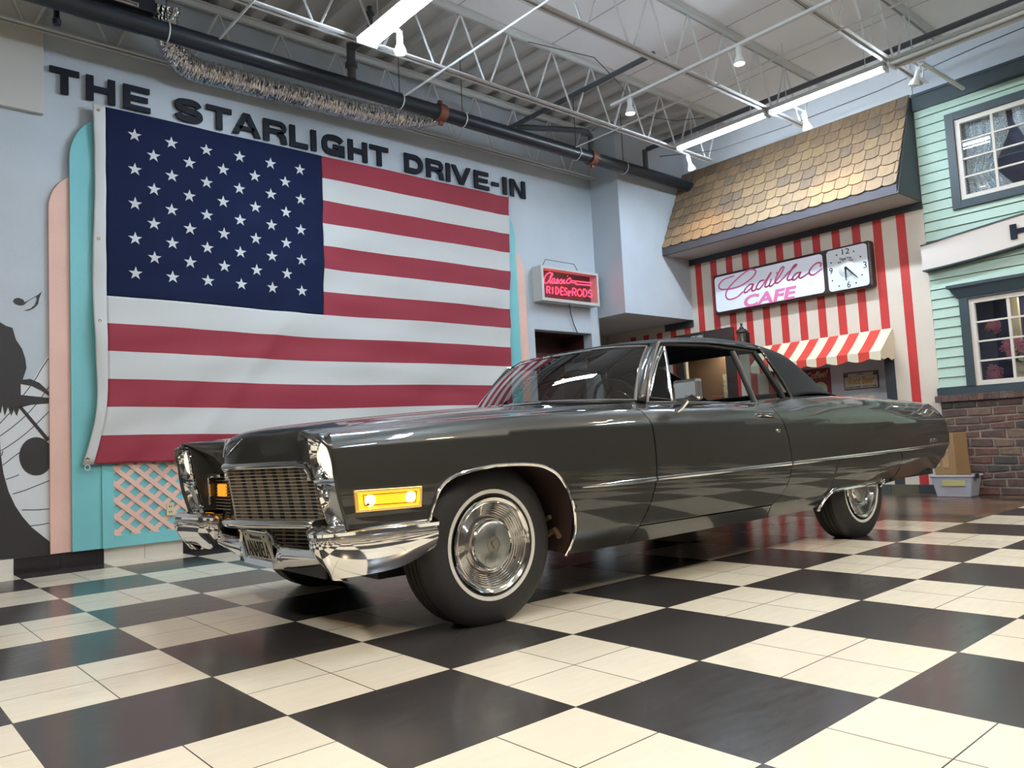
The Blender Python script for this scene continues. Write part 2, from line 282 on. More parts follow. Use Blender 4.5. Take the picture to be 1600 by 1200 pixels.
# dark red recess behind the doorway in the flag wall
d = MB(); redm = mat('dark_red_recess', (.06, .014, .014), .6)
d.box((5.40, YW+.55, 0), (6.52, YW+.6, 2.3)); d.box((5.39, YW+.15, 0), (5.44, YW+.6, 2.3)); d.box((6.46, YW+.15, 0), (6.52, YW+.6, 2.3)); d.box((5.39, YW+.15, 2.17), (6.52, YW+.6, 2.25))
d.box((5.44, YW+.30, 1.86), (6.46, YW+.36, 1.92)); d.box((5.44, YW+.4, 1.3), (6.46, YW+.42, 1.34))
struct(d.build('door_1', redm))
# boxed-out duct chase in the corner and the passage under it
b = MB(); b.box((6.6, -.13, 2.375), (XC+.01, YW, ZD+.1)); b.box((6.6, YW, 2.375), (XC+.01, 1.9, 2.45)); struct(b.build('wall_corner_box', wallm, bevel=.004))
b = MB(); b.box((6.5, 1.5, 0), (9.1, 1.6, 2.4)); struct(b.build('wall_passage', mat('passage_wall', (.34, .38, .36), .6)))
# far outer shell of the hall, beyond the photograph
b = MB(); b.box((-6.1, -12, 0), (-6, 1.9, ZD+.2)); struct(b.build('wall_west', mat('hall_dark', (.10, .09, .085), .6)))
b = MB(); b.box((-6, -12.1, 0), (9.2, -12, ZD+.2)); struct(b.build('wall_south', mat('hall_dark', (.10, .09, .085), .6)))
# white notice panel high on the wall
b = MB(); b.box((-1.6, YW-.045, 3.57), (.205, YW-.001, 4.72)); o = b.build('wall_panel', mat('cream_panel', (.52, .51, .48), .6), bevel=.004); tag(o, 'large plain off-white panel high on the wall at the left edge, left of the black lettering', 'wall panel')
# tiled baseboard
b = MB(); k = -10
bt = [mat('base_black', (.022, .018, .02), .15), mat('base_cream', (.66, .62, .56), .2), mat('base_grout', (.08, .06, .05), .6)]
for k in range(-20, 18):
    x0 = k*.305; ch = math.floor((k)/2); x1 = min(x0+.303, 5.42)
    if x0 > 5.3: break
    b.box((x0+.001, YW-.018, 0), (x1, YW-.001, .118), 0 if ch % 2 == 0 else 1)
b.box((-6, YW-.012, 0), (5.42, YW-.001, .12), 2)
struct(b.build('baseboard_left', bt))

# ------------------------------------------------------------------ painted mural on the wall
MUR = fl(YW-.001)
wht = mat('mural_white', (.63, .65, .67), .5); blk = mat('mural_black', (.022, .019, .019), .5)
e = empty('wall_mural', (0, YW-.01, 1.5), 'painted mural of black silhouette and big music note, left of pink arch', 'mural')
MB().prism(WHITE, MUR, 0, .002).build('white_ground', wht, e)
MB().prism(HAIR, MUR, .002, .005).build('singer_silhouette', blk, e)
MB().prism(BODY, MUR, .002, .005).build('lower_silhouette', blk, e)
b = MB().prism(HEAD, MUR, .002, .005); b.prism(STICK, MUR, .002, .005); b.build('large_note', blk, e)
for s in STAFF: MB().ribbon(s, .006, MUR, .002, .0035).build('staff_line', blk, e)
o = MB().prism(NOTE, MUR, 0, .003).build('painted_note', blk); tag(o, 'small black music note painted on the pale wall above the silhouette', 'wall decoration')

# ------------------------------------------------------------------ arches, lattice
def arch_poly(x0, x1, z0, zt, r, nseg=14, rr=None):
    P = [(x0, z0)]; ry = rr or r
    for k in range(nseg+1):
        a = math.pi - k/nseg*math.pi/2; P.append((x0+r+r*math.cos(a), zt-ry+ry*math.sin(a)))
    for k in range(nseg+1):
        a = math.pi/2 - k/nseg*math.pi/2; P.append((x1-r+r*math.cos(a), zt-ry+ry*math.sin(a)))
    P.append((x1, z0)); return P
o = MB().prism(arch_poly(.236, 5.30, .12, 3.16, .34), fl(YW-.001), 0, .028).build('arch_panel', pinkm, bevel=.003)
tag(o, 'pink painted arch board on the wall, outermost behind the teal one', 'arch panel')
o = MB().prism(arch_poly(.38, 5.15, .12, 3.66, .36, rr=.42), fl(YW-.029), 0, .024).build('arch_panel', tealm, bevel=.003)
tag(o, 'teal painted arch board directly behind the big flag', 'arch panel')
e = empty('lattice_panel', (2.5, YW-.06, .12), 'pink diagonal lattice in a teal frame low on the wall beneath the flag', 'lattice panel')
b = MB(); y0 = YW-.054
b.box((.59, y0-.016, .12), (.675, y0, 1.15)); b.box((4.86, y0-.016, .12), (4.95, y0, 1.15)); b.box((.675, y0-.016, .12), (4.86, y0, .21)); b.box((.675, y0-.016, 1.06), (4.86, y0, 1.15))
b.build('frame', tealm, e, bevel=.002)
b = MB(); lw = .036; pit = .150
def clipseg(c, sgn, d0, d1):
    # line x = c + sgn*(z-.21), clipped to the opening
    z0, z1, xa, xb = .21, 1.06, .675, 4.86
    pts = []
    za, zb_ = z0, z1
    xs0 = c; xs1 = c+sgn*(z1-z0)*1.12
    def X(z): return c+sgn*(z-z0)*1.12
    lo, hi = z0, z1
    for lim, up in ((xa, False), (xb, True)):
        zz = z0+(lim-c)/(sgn*1.12)
        if sgn > 0:
            if up: hi = min(hi, zz)
            else: lo = max(lo, zz)
        else:
            if up: lo = max(lo, zz)
            else: hi = min(hi, zz)
    if hi-lo < .02: return
    b.ribbon([(X(lo), lo), (X(hi), hi)], lw, fl(y0), d0, d1)
for k in range(-8, 40):
    clipseg(.675+k*.143, 1, .0, .006)
b.build('back_slats', pinkm, e); b = MB()
for k in range(-2, 46):
    clipseg(.675+k*.143+.04, -1, .006, .012)
b.build('front_slats', pinkm, e)
b = MB(); b.box((1.075, y0-.02, .33), (1.135, y0-.012, .435)); o = b.build('wall_outlet', mat('outlet', (.62, .55, .36), .4), bevel=.003); tag(o, 'beige electrical outlet on the pink lattice beneath the flag', 'outlet')
for z in (.36, .405):
    for dx in (-.008, .008): MB().box((1.105+dx-.0025, y0-.0225, z-.008), (1.105+dx+.0025, y0-.0195, z+.008)).build('socket_slot', darkm, o)

# ------------------------------------------------------------------ lettering
LET = [('T',.249,.463),('H',.512,.733),('E',.795,1.012),('S',1.213,1.46),('T',1.493,1.723),('A',1.728,2.0),('R',2.03,2.265),('L',2.295,2.483),('I',2.518,2.575),('G',2.636,2.887),('H',2.932,3.156),('T',3.188,3.414),('D',3.618,3.859),('R',3.905,4.139),('I',4.177,4.232),('V',4.255,4.534),('E',4.583,4.803),('-',4.848,4.957),('I',5.026,5.082),('N',5.139,5.385)]
WORD = ['first word of the sign']*3+['second word of the sign']*9+['last word of the sign']*8
desc = {0: 'first T of THE, at the far left', 1: 'H in THE', 2: 'E in THE', 3: 'S opening STARLIGHT', 4: 'first T in STARLIGHT, after the S', 5: 'only A, in STARLIGHT', 6: 'R in STARLIGHT', 7: 'only L, in STARLIGHT', 8: 'I in STARLIGHT, between L and G', 9: 'only G, in STARLIGHT', 10: 'H in STARLIGHT', 11: 'T ending STARLIGHT', 12: 'D opening DRIVE-IN', 13: 'R in DRIVE-IN', 14: 'I in DRIVE, between R and V', 15: 'only V, in DRIVE', 16: 'E ending DRIVE', 17: 'hyphen in DRIVE-IN', 18: 'I of IN, after the hyphen', 19: 'last letter N of DRIVE-IN'}
def glyph(mb, ch, x0, x1, z0, z1, fn, dep):
    t = .056
    if ch in 'SGR D'.strip() or ch in 'SGRD':
        cx = (x0+x1)/2; w = x1-x0; h = z1-z0
        if ch == 'D':
            out = [(x0, z0), (x0, z1)]; inn = [(x0+t, z0+t), (x0+t, z1-t)]
            for k in range(13):
                a = math.pi/2-k/12*math.pi; r = h/2
                out.append((x1-r+r*math.cos(a), (z0+z1)/2+r*math.sin(a))); r2 = r-t
                inn.append((x1-r+r2*math.cos(a)*1.0, (z0+z1)/2+r2*math.sin(a)))
            n = len(out)
            for i in range(n):
                j = (i+1) % n; mb.prism([out[i], out[j], inn[j], inn[i]], fn, 0, dep)
            return
        if ch == 'R':
            mb.prism([(x0, z0), (x0+t, z0), (x0+t, z1), (x0, z1)], fn, 0, dep)
            zm = z0+h*.40; r = (z1-zm)/2; cxr = x1-r-.005
            out = [(x0+t, z1), ]+[(cxr+r*math.cos(a), zm+r+r*math.sin(a)) for a in np.linspace(math.pi/2, -math.pi/2, 11)]+[(x0+t, zm)]
            r2 = r-t*.8
            inn = [(x0+t, z1-t*.8)]+[(cxr+r2*math.cos(a), zm+r+r2*math.sin(a)) for a in np.linspace(math.pi/2, -math.pi/2, 11)]+[(x0+t, zm+t*.8)]
            for i in range(len(out)-1): mb.prism([out[i], out[i+1], inn[i+1], inn[i]], fn, 0, dep)
            mb.prism([(x1-t-.002, z0), (x1, z0), (x1-.012, z0+.07), (x1-.05, zm+.03), (x1-.11, zm+.005), (x1-t-.012, zm-.03)], fn, 0, dep); return
        if ch == 'S':
            C = [(x1-.035, z1-.066), (x1-.06, z1-.036), (cx, z1-t/2), (x0+.045, z1-.04), (x0+t/2+.002, z1-.066), (x0+.05, z1-.092), (cx, (z0+z1)/2), (x1-.05, z0+.092), (x1-t/2-.002, z0+.064), (x1-.045, z0+.038), (cx, z0+t/2), (x0+.05, z0+.036), (x0+.030, z0+.068)]
        if ch == 'G':
            C = [(x1-.03, z1-.066), (x1-.06, z1-.038), (cx, z1-t/2), (x0+.05, z1-.045), (x0+t/2, (z0+z1)/2), (x0+.05, z0+.045), (cx, z0+t/2), (x1-.06, z0+.036), (x1-.032, z0+.075)]
            mb.prism([(x1-.056, z0), (x1, z0), (x1, z0+.072), (x1-.056, z0+.072)], fn, 0, dep*1.03); mb.prism([(cx, z0+.072), (x1, z0+.072), (x1, z0+.115), (cx, z0+.115)], fn, 0, dep*1.03)
        P = crs(C, 6); n = len(P)
        T = np.gradient(P, axis=0); T /= np.linalg.norm(T, axis=1)[:, None]; Nn = np.stack([-T[:, 1], T[:, 0]], 1)*t/2
        A, B = P+Nn, P-Nn
        for i in range(n-1): mb.prism([tuple(A[i]), tuple(A[i+1]), tuple(B[i+1]), tuple(B[i])], fn, 0, dep)
        return
    R = lambda a, b_, c_, d_: mb.prism([(a, b_), (c_, b_), (c_, d_), (a, d_)], fn, 0, dep)
    if ch == 'T': R(x0, z1-t*.85, x1, z1); R((x0+x1)/2-t/2, z0, (x0+x1)/2+t/2, z1-t*.85)
    elif ch == 'H': R(x0, z0, x0+t, z1); R(x1-t, z0, x1, z1); R(x0+t, (z0+z1)/2-t*.42, x1-t, (z0+z1)/2+t*.42)
    elif ch == 'E': R(x0, z0, x0+t, z1); R(x0+t, z1-t*.8, x1-.005, z1); R(x0+t, z0, x1, z0+t*.8); R(x0+t, (z0+z1)/2-t*.38, x1-.02, (z0+z1)/2+t*.38)
    elif ch == 'L': R(x0, z0, x0+t, z1); R(x0+t, z0, x1, z0+t*.85)
    elif ch == 'I': R(x0, z0, x1, z1)
    elif ch == '-': R(x0, (z0+z1)/2-.032, x1, (z0+z1)/2+.012)
    elif ch == 'A':
        c_ = (x0+x1)/2
        mb.prism([(x0, z0), (x0+t*1.05, z0), (c_+.005, z1-.045), (c_, z1), (c_-t*.55, z1)], fn, 0, dep); mb.prism([(x1, z0), (x1-t*1.05, z0), (c_-.005, z1-.045), (c_, z1), (c_+t*.55, z1)], fn, 0, dep)
        R(x0+.065, z0+.045, x1-.065, z0+.083)
    elif ch == 'V':
        c_ = (x0+x1)/2
        mb.prism([(x0, z1), (x0+t*1.05, z1), (c_+.005, z0+.05), (c_, z0), (c_-t*.55, z0)], fn, 0, dep); mb.prism([(x1, z1), (x1-t*1.05, z1), (c_-.005, z0+.05), (c_, z0), (c_+t*.55, z0)], fn, 0, dep)
    elif ch == 'N':
        R(x0, z0, x0+t, z1); R(x1-t, z0, x1, z1); mb.prism([(x0+t*.6, z1), (x0+t*1.2, z1), (x1-t*.6, z0), (x1-t*1.2, z0)], fn, 0, dep)
for i, (ch, a, b_) in enumerate(LET):
    mb = MB(); glyph(mb, ch, a, b_, 3.778, 3.990, fl(YW-.012), .022)
    o = mb.build('wall_letter', blackm)
    nm = 'black raised wall '+('' if ch == '-' else 'letter ')+desc[i]
    tag(o, nm+', above the flag', 'letter', 'black raised letters of THE STARLIGHT DRIVE-IN')
    st = MB(); st.box((a+.02 if ch != 'A' else a+.1, YW-.012, 3.90), (a+.03 if ch != 'A' else a+.11, YW, 3.91))
    if ch in 'HEIDRLN': st.build('stand_off', blackm, o)

# ------------------------------------------------------------------ flag
flag_wht = mat('flag_white', (.56, .57, .56), .75, bump=.15, bscale=200); flag_red = mat('flag_red', (.27, .022, .040), .75, bump=.15, bscale=200); flag_blue = mat('flag_blue', (.007, .012, .042), .85, spec=.15, bump=.15, bscale=200)
def flag_pt(u, v, off=0.):
    """u 0..1 hoist to fly, v 0..1 top to bottom"""
    xl = .640 - .012*v - .105*max(0, (v-.80)/.20)**1.5 - .0*v
    xr = 5.045 - .15*v
    x = xl+(xr-xl)*u
    z = 3.722-2.945*v - .03*math.sin(math.pi*u)*v*.6
    z += .010*math.sin(u*9+1)*v
    # cloth folds: soft diagonals from the canton corner down to the hoist, small ripples at the fly
    s = (u*4.4)*.62+(v*2.95)*.78
    d = .012*math.sin(s*4.2+.6)*min(1, v*2)*(1-.3*u)
    dd = (u*4.4-1.95)*.80+(v*2.95-1.15)*.60
    d += .026*math.exp(-(dd/.10)**2)*min(1, max(0, (v-.12)*2.2)); dd += .34; d += .018*math.exp(-(dd/.09)**2)*min(1, max(0, (v-.35)*2.2)); dd += .3; d += .014*math.exp(-(dd/.10)**2)*min(1, max(0, (v-.5)*2.5))
    d += .007*math.sin(u*52+v*6+2*math.sin(v*7))*max(0, .25+v*.6)*.6 + .005*math.sin(u*23+v*31)
    d += .012*math.sin(u*70)*max(0, (u-.9)/.1)
    d += .004*math.sin(v*60+u*4+3*math.sin(u*5))
    y = YW-.085-d*1.0-.02*v
    return (x, y-off, z)
fe = empty('american_flag', (2.8, YW-.08, 2.2), 'huge American flag with 50 stars and 13 stripes hung over the teal and pink arches', 'flag')
CU, CV = .445, 7/13
NU, NV = 200, 156
b = MB(); idx = {}
ncu = round(NU*CU); ncv = round(NV*CV)
V = [flag_pt(i/NU, j/NV) for j in range(NV+1) for i in range(NU+1)]
F = []; MI = []; FC = []
for j in range(NV):
    for i in range(NU):
        q = (j*(NU+1)+i, j*(NU+1)+i+1, (j+1)*(NU+1)+i+1, (j+1)*(NU+1)+i)
        if i < ncu and j < ncv: FC.append(q); continue
        F.append(q); MI.append(0 if (j*13//NV) % 2 == 0 else 1)
b.v = V; b.f = F; b.mi = MI; b.build('striped_field', [flag_red, flag_wht], fe, smooth=True, solid=.0012)
b = MB(); b.v = list(V); b.f = FC; b.mi = [0]*len(FC); b.build('canton', flag_blue, fe, smooth=True, solid=.0012)
# header tape
G = []
for j in range(61):
    v = j/60; row = []
    x1, y1, z1 = flag_pt(0, v)
    wdt = .098 - .015*v
    shift = .012*math.sin(v*9)
    for i in range(7):
        t = i/6; row.append((x1-wdt*(1-t)+shift*(1-t), y1-.004*math.sin(t*math.pi)-.008*(1-t)*math.sin(v*23), z1+.012*(1-t)*(1-v)+.0*t))
    G.append(row)
b = MB().grid(G); b.build('header_tape', flag_wht, fe, smooth=True, solid=.002)
for v in (.015, .38, .61, .985):
    p = flag_pt(0, v); b = MB()
    b.lathe([(.006, -.004), (.011, -.006), (.013, -.002), (.013, .004)], (p[0]-.055, p[1]-.008, p[2]), 'y', 14); b.build('grommet', mat('brass', (.45, .33, .16), .35, 1.), fe, smooth=True)
p = flag_pt(0, 1.); b = MB(); b.tube([(p[0]-.045+.018*math.cos(a), p[1]-.008, p[2]-.022+.022*math.sin(a)) for a in np.linspace(0, 6.2, 12)], .004, 6); b.build('hoist_clip', whitem, fe, smooth=True)
def star(u, v, r=.058):
    Pu = []
    for k in range(10):
        a = math.pi/2+k*math.pi/5; rr = r if k % 2 == 0 else r*.385
        Pu.append((u+rr*math.cos(a)/4.40, v-rr*math.sin(a)/2.945))
    n = 10; c = flag_pt(u, v, .0030)
    Vv = [flag_pt(a, bq, .0022) for a, bq in Pu]+[c]
    return Vv, [(k, (k+1) % n, n) for k in range(n)]
for r in range(9):
    for cc in range(11):
        if (r+cc) % 2: continue
        u = CU*(.115+.0764*cc+.0*r); v = CV*(.12+.0935*r)
        Vv, Ff = star(u, v); MB().add(Vv, Ff).build('star', flag_wht, fe, solid=.0008)

# ------------------------------------------------------------------ neon sign
redneon = mat('neon_red', (1, .05, .08), .4, emis=(1., .02, .05), es=7)
e = empty('neon_sign', (5.95, .2, 2.5), 'red neon sign reading Classic Rides & Rods in a white box frame', 'neon sign')
b = MB(); fr = mat('sign_frame', (.55, .54, .52), .5)
x0, x1, z0, z1 = 5.445, 6.47, 2.50, 2.93
b.box((x0, .19, z0), (x1, YW-.005, z0+.02)); b.box((x0, .19, z1-.02), (x1, YW-.005, z1)); b.box((x0, .19, z0+.02), (x0+.02, YW-.005, z1-.02)); b.box((x1-.02, .19, z0+.02), (x1, YW-.005, z1-.02))
b.box((x0, .185, z0), (x1, .193, z0+.035)); b.box((x0, .185, z1-.03), (x1, .193, z1)); b.box((x0, .185, z0+.035), (x0+.04, .193, z1-.03)); b.box((x1-.03, .185, z0+.035), (x1, .193, z1-.03))
b.build('frame', fr, e)
MB().box((x0+.02, YW-.03, z0+.02), (x1-.02, YW-.01, z1-.02)).build('backing', mat('sign_back', (.045, .035, .035), .5), e)
for i, s in enumerate(NEO):
    L = smooth2(s, 4) if len(s) > 3 else s
    if len(L) < 2: continue
    MB().tube([(p[0], .235, p[1]) for p in L], .0065, 6).build('neon_tube', redneon, e, smooth=True)
MB().box((x0+.04, .195, z0+.035), (x1-.03, .199, z1-.03)).build('glass_front', glassmat('clear_glass', (.97, .97, .97), .02), e)
b = MB(); b.tube([(5.524, .25, 2.93), (5.595, .25, 3.029), (6.095, .25, 3.027), (6.17, .25, 2.93)], .004, 6); b.build('hanger_wire', darkm, e)
b = MB(); b.tube([(5.98, .26, 2.50), (6.04, .30, 2.38), (6.10, .32, 2.27), (6.17, .33, 2.16)], .006, 6); b.build('power_cord', darkm, e)
# ------------------------------------------------------------------ cafe front (plane x = XC)
cream = mat('cafe_cream', (.66, .57, .47), .6, noise=.04, nscale=3); red = mat('cafe_red', (.52, .035, .03), .55, noise=.08, nscale=5); slate_dark = mat('dark_trim', (.035, .040, .048), .5)
b = MB(); YE = -3.25
# wall with an opening for the counter (y -2.68..-1.45, z .95..1.85) and for the door (y -.62..+.12, z 0..2.0)
def wall_rects(y0, y1, z0, z1, holes):
    cy = lambda q: min(max(q, y0), y1); cz = lambda q: min(max(q, z0), z1)
    ys_ = sorted({y0, y1, *[cy(h[0]) for h in holes], *[cy(h[1]) for h in holes]}); zs_ = sorted({z0, z1, *[cz(h[2]) for h in holes], *[cz(h[3]) for h in holes]}); R = []
    for a, c in zip(ys_, ys_[1:]):
        for d, e_ in zip(zs_, zs_[1:]):
            m_ = ((a+c)/2, (d+e_)/2)
            if any(h[0] < m_[0] < h[1] and h[2] < m_[1] < h[3] for h in holes): continue
            R.append((a, c, d, e_))
    return R
HOLES = [(-2.70, -1.45, .95, 1.80), (-.66, .10, -1, 2.04)]
for a, c, d, e_ in wall_rects(YE, 1.5, .10, ZD+.1, HOLES+[(9, 9.1, 4.3, 4.3)]): b.box((XC, a, d), (XC+.12, c, e_), 0 if d < 4 else 2)
# painted stripes: thin raised bands
def stripe(a, c, z0, z1):
    for h in HOLES+[]:
        pass
    for (p, q, d, e_) in wall_rects(a, c, z0, z1, [h for h in HOLES if h[0] < c and h[1] > a]): b.box((XC-.002, p, d), (XC, q, e_), 1)
for k in range(-6, 11):
    yt = -.464-.2475*k
    if k == 10: yt = -2.955
    zt = 3.142
    if k < -1: zt = 2.28
    stripe(yt-.098, yt, .10, zt)
o = struct(b.build('wall_right', [cream, red, mat('upper_wall', (.60, .63, .66), .6)]))
b = MB(); b.box((XC-.02, YE, 3.142), (XC-.001, .36, 3.222)); b.box((XC-.02, -.13, 2.28), (XC-.001, .36, 2.375)); struct(b.build('trim_2', slate_dark))
b = MB()
for k in range(10): b.box((XC-.02, YE+k*.30, 0), (XC-.001, YE+k*.30+.296, .10), k % 3)
struct(b.build('baseboard_right', [mat('bb1', (.05, .055, .06), .4), mat('bb2', (.11, .10, .07), .4), mat('bb3', (.07, .08, .075), .4)]))
# white wall above the building fronts up to the ceiling
b = MB(); b.box((XC+.02, -12, 4.40), (XC+.15, YE, ZD+.1)); struct(b.build('wall_above', wallm))
# interior seen through counter opening
b = MB(); iw = mat('booth_white', (.55, .55, .58), .6)
b.box((XC+.33, -3.1, .6), (XC+.36, -1.1, 2.0)); b.box((XC+.12, -2.72, .6), (XC+.36, -2.70, 2.0)); b.box((XC+.12, -1.45, .6), (XC+.36, -1.43, 2.0)); b.box((XC+.12, -2.72, 1.80), (XC+.36, -1.43, 1.85)); b.box((XC+.12, -2.72, .90), (XC+.36, -1.43, .95))
struct(b.build('wall_booth', iw))
b = MB(); b.box((XC-.012, -2.80, .10), (XC-.002, -2.69, 1.62)); struct(b.build('trim_3', slate_dark))
b = MB(); b.box((XC-.05, -2.72, 1.035), (XC+.32, -1.40, 1.07)); o = b.build('counter_shelf', mat('shelf_white', (.6, .6, .6), .4), bevel=.004); tag(o, 'white serving shelf in the cafe window under the awning', 'shelf')
# tray stack on the shelf
b = MB(); b.lathe([(.0, 0), (.11, 0), (.12, .03), (.0, .032)], (XC+.12, -2.40, 1.07), 'z', 24); o = b.build('serving_tray', mat('tray', (.55, .42, .25), .4), smooth=True); tag(o, 'round tan basket with wrapped rolls on the serving shelf of the cafe window', 'basket')
b = MB()
for k in range(6): b.lathe([(0, 0), (.028, .01), (.028, .025), (0, .045)], (XC+.12+.06*math.cos(k), -2.40+.07*math.sin(k), 1.085), 'z', 10)
b.build('roll', mat('roll_tan', (.7, .55, .4), .6), o, smooth=True)
# coffee poster and tin sign on the booth wall
fb = fc(XC+.328)
mar = mat('poster_maroon', (.20, .012, .015), .4)
e = empty('coffee_poster', (XC+.32, -1.74, 1.35), 'maroon poster reading Coffee! with a round pale cup motif, in the cafe window', 'poster')
MB().box((XC+.318, -1.875, 1.10), (XC+.328, -1.48, 1.53)).build('board', mar, e)
b = MB(); text_fit(b, '!eeffoC'[::-1], (0, 0, 1, 1), lambda u, v, d: (XC+.317-d*.003, -1.56-u*.29, 1.40+v*.085+u*.02), 1., .01, .35); b.build('poster_lettering', mat('poster_gold', (.62, .50, .30), .5), e)
b = MB(); b.lathe([(0, 0), (.075, 0), (.09, -.004), (0, -.006)], (XC+.318, -1.74, 1.27), 'x', 24); b.build('poster_motif', mat('poster_pale', (.55, .58, .35), .5), e)
e = empty('drink_sign', (XC+.32, -2.25, 1.33), 'cream tin sign with gold script, a nickel drink, worth a dime, in the cafe window', 'sign')
ya, yb, za, zb_ = -2.045, -2.465, 1.225, 1.435
MB().box((XC+.316, yb, za), (XC+.328, ya, zb_)).build('plate', mat('tin_black', (.02, .02, .02), .4), e)
MB().box((XC+.3145, yb+.010, za+.010), (XC+.317, ya-.010, zb_-.010)).build('face', mat('tin_cream', (.50, .46, .36), .4), e)
def onb(x0): return lambda u, v, d: (x0-d, -u, v)
b = MB(); text_fit(b, 'DRINK', (2.205, 1.398, 2.30, 1.415), onb(XC+.3145), .001, .01); text_fit(b, 'A NICKEL DRINK - WORTH A DIME', (2.075, 1.243, 2.44, 1.264), onb(XC+.3145), .001, .012); b.build('small_print', darkm, e)
b = MB(); text_fit(b, 'Root Beer', (2.095, 1.285, 2.42, 1.375), onb(XC+.3145), .0012, .03, .3); b.build('script', mat('tin_gold', (.50, .27, .06), .4), e)
for yy in (-2.078, -2.432):
    b = MB(); b.lathe([(0, 0), (.022, 0), (.022, .002), (0, .002)], (XC+.3125, yy, 1.400), 'x', 20); d = b.build('price_dot', darkm, e)
    b = MB(); text_fit(b, '5', (-yy-.008, 1.389, -yy+.008, 1.411), onb(XC+.3125), .001, .01); b.build('price_numeral', mat('tin_cream', (.5, .46, .36)), d, rel=False); d.children[0].data.transform(Matrix.Translation(-e.location))
# awning
e = empty('awning', (XC, -2.1, 1.6), 'red and cream striped fabric awning with scalloped edge over the cafe window', 'awning')
awr = mat('awning_red', (.60, .05, .03), .7); awc = mat('awning_cream', (.72, .64, .46), .7)
y0a, y1a = -1.19, -2.81; NS = 13; G = []; b = MB()
def aw(y, s):  # s 0 wall top .. 1 front fold .. 2 valance bottom
    if s <= 1: return (XC-.005-.36*s, y, 1.87-.275*s-.012*math.sin(math.pi*s))
    w_ = (y0a-y)/(y0a-y1a)*13; t = abs(math.sin(w_*math.pi*.5*1.0))
    return (XC-.365, y, 1.595-(s-1)*(.075+.028*abs(math.sin(w_*math.pi*.5))))
NY = 130
ss = [0, .33, .66, 1, 1.5, 2]
for j in range(len(ss)-1):
    for i in range(NY):
        ya_ = y0a+(y1a-y0a)*i/NY; yb_ = y0a+(y1a-y0a)*(i+1)/NY; k = int((i+.5)/NY*NS)
        b.add([aw(ya_, ss[j]), aw(yb_, ss[j]), aw(yb_, ss[j+1]), aw(ya_, ss[j+1])], [(0, 1, 2, 3)], 1 if k % 2 == 0 else 0)
b.build('canopy', [awr, awc], e, solid=.003)
for yy in (y0a, y1a):
    b = MB(); b.add([(XC-.005, yy, 1.87), (XC-.365, yy, 1.595), (XC-.365, yy, 1.52), (XC-.30, yy, 1.50), (XC-.18, yy, 1.53), (XC-.09, yy, 1.50), (XC-.005, yy, 1.53)], [tuple(range(7))]); b.build('side_flap', awc, e, solid=.003)
# lit sign with clock
e = empty('cafe_sign', (7.95, -1.6, 2.65), 'lit white sign reading Cadillac CAFE in pink with a clock panel beside it, brown frame', 'sign')
brn = mat('sign_brown', (.035, .022, .018), .4)
ZL, ZH = 2.368, 2.905
b = MB(); b.box((7.93, -2.69, ZL), (XC, -.565, ZH)); b.build('case', brn, e, bevel=.02)
sgw = mat('sign_lit', (.70, .73, .80), .35, emis=(.80, .87, 1.), es=.12)
def rr(y0, y1, z0, z1, r): return [(cy+r*math.cos(a), cz+r*math.sin(a)) for cy, cz, a0 in ((y1-r, z1-r, 0), (y0+r, z1-r, 90), (y0+r, z0+r, 180), (y1-r, z0+r, 270)) for a in [math.radians(a0+q) for q in (0, 30, 60, 90)]]
MB().prism(rr(-2.118, -.597, ZL+.03, ZH-.035, .04), fc(7.93), 0, .006).build('sign_face', sgw, e)
cf = MB().prism(rr(-2.655, -2.172, ZL+.02, ZH-.025, .04), fc(7.93), 0, .006).build('clock_face', mat('clock_white', (.62, .64, .65), .35, emis=(.8, .87, 1), es=.08), e)
pinks = mat('sign_pink', (.62, .16, .34), .4, emis=(.9, .3, .5), es=.12)
b = MB()
for s in CAD: b.ribbon(s, .020, fc(7.923), 0, .003)
b.build('script_lettering', pinks, e)
b = MB(); text_fit(b, 'CAFE', (0, 0, 1, 1), lambda u, v, d: (7.922-d*.003, -1.02-u*.745, 2.39+v*.16), 1., .03, .2); b.build('cafe_lettering', pinks, e)
cc = (-2.40, 2.625)
def onc(u, v, d): return (7.923-d, -u, v)
b = MB()
for txt, bx in (('12', (2.365, 2.80, 2.455, 2.865)), ('3', (2.60, 2.59, 2.64, 2.665)), ('6', (2.395, 2.40, 2.435, 2.475)), ('9', (2.195, 2.60, 2.235, 2.675))): text_fit(b, txt, bx, onc, .002, .0)
b.build('numeral', darkm, e)
b = MB(); text_fit(b, 'Thank You', (2.325, 2.735, 2.47, 2.765), onc, .002, .02); text_fit(b, 'for Shopping', (2.305, 2.70, 2.49, 2.73), onc, .002, .02); b.build('clock_lettering', darkm, e)
b = MB()
for k in range(12):
    if k % 3 == 0: continue
    a = math.radians(90-30*k); b.lathe([(0, -.003), (.009, -.003), (.009, 0)], (7.923, cc[0]-.215*math.cos(a)*.95, cc[1]+.215*math.sin(a)), 'x', 10)
b.build('hour_dot', darkm, e)
b = MB(); b.lathe([(.0, -.02), (.05, -.02), (.06, -.012), (.09, -.008), (.10, 0)], (7.923, cc[0]-.005, cc[1]), 'x', 28); b.build('clock_boss', mat('clock_white', (.6, .6, .6)), e, smooth=True)
def hand(ang, ln, w_, nm):
    a = math.radians(ang); dy, dz = -math.sin(a), math.cos(a); p = (cc[0], cc[1]+.02)
    MB().prism([(p[0]-dz*w_, p[1]+dy*w_), (p[0]+dz*w_, p[1]-dy*w_), (p[0]+dy*ln+dz*w_*.4, p[1]+dz*ln-dy*w_*.4), (p[0]+dy*ln-dz*w_*.4, p[1]+dz*ln+dy*w_*.4)], fc(7.898), 0, .003).build(nm, darkm, e)
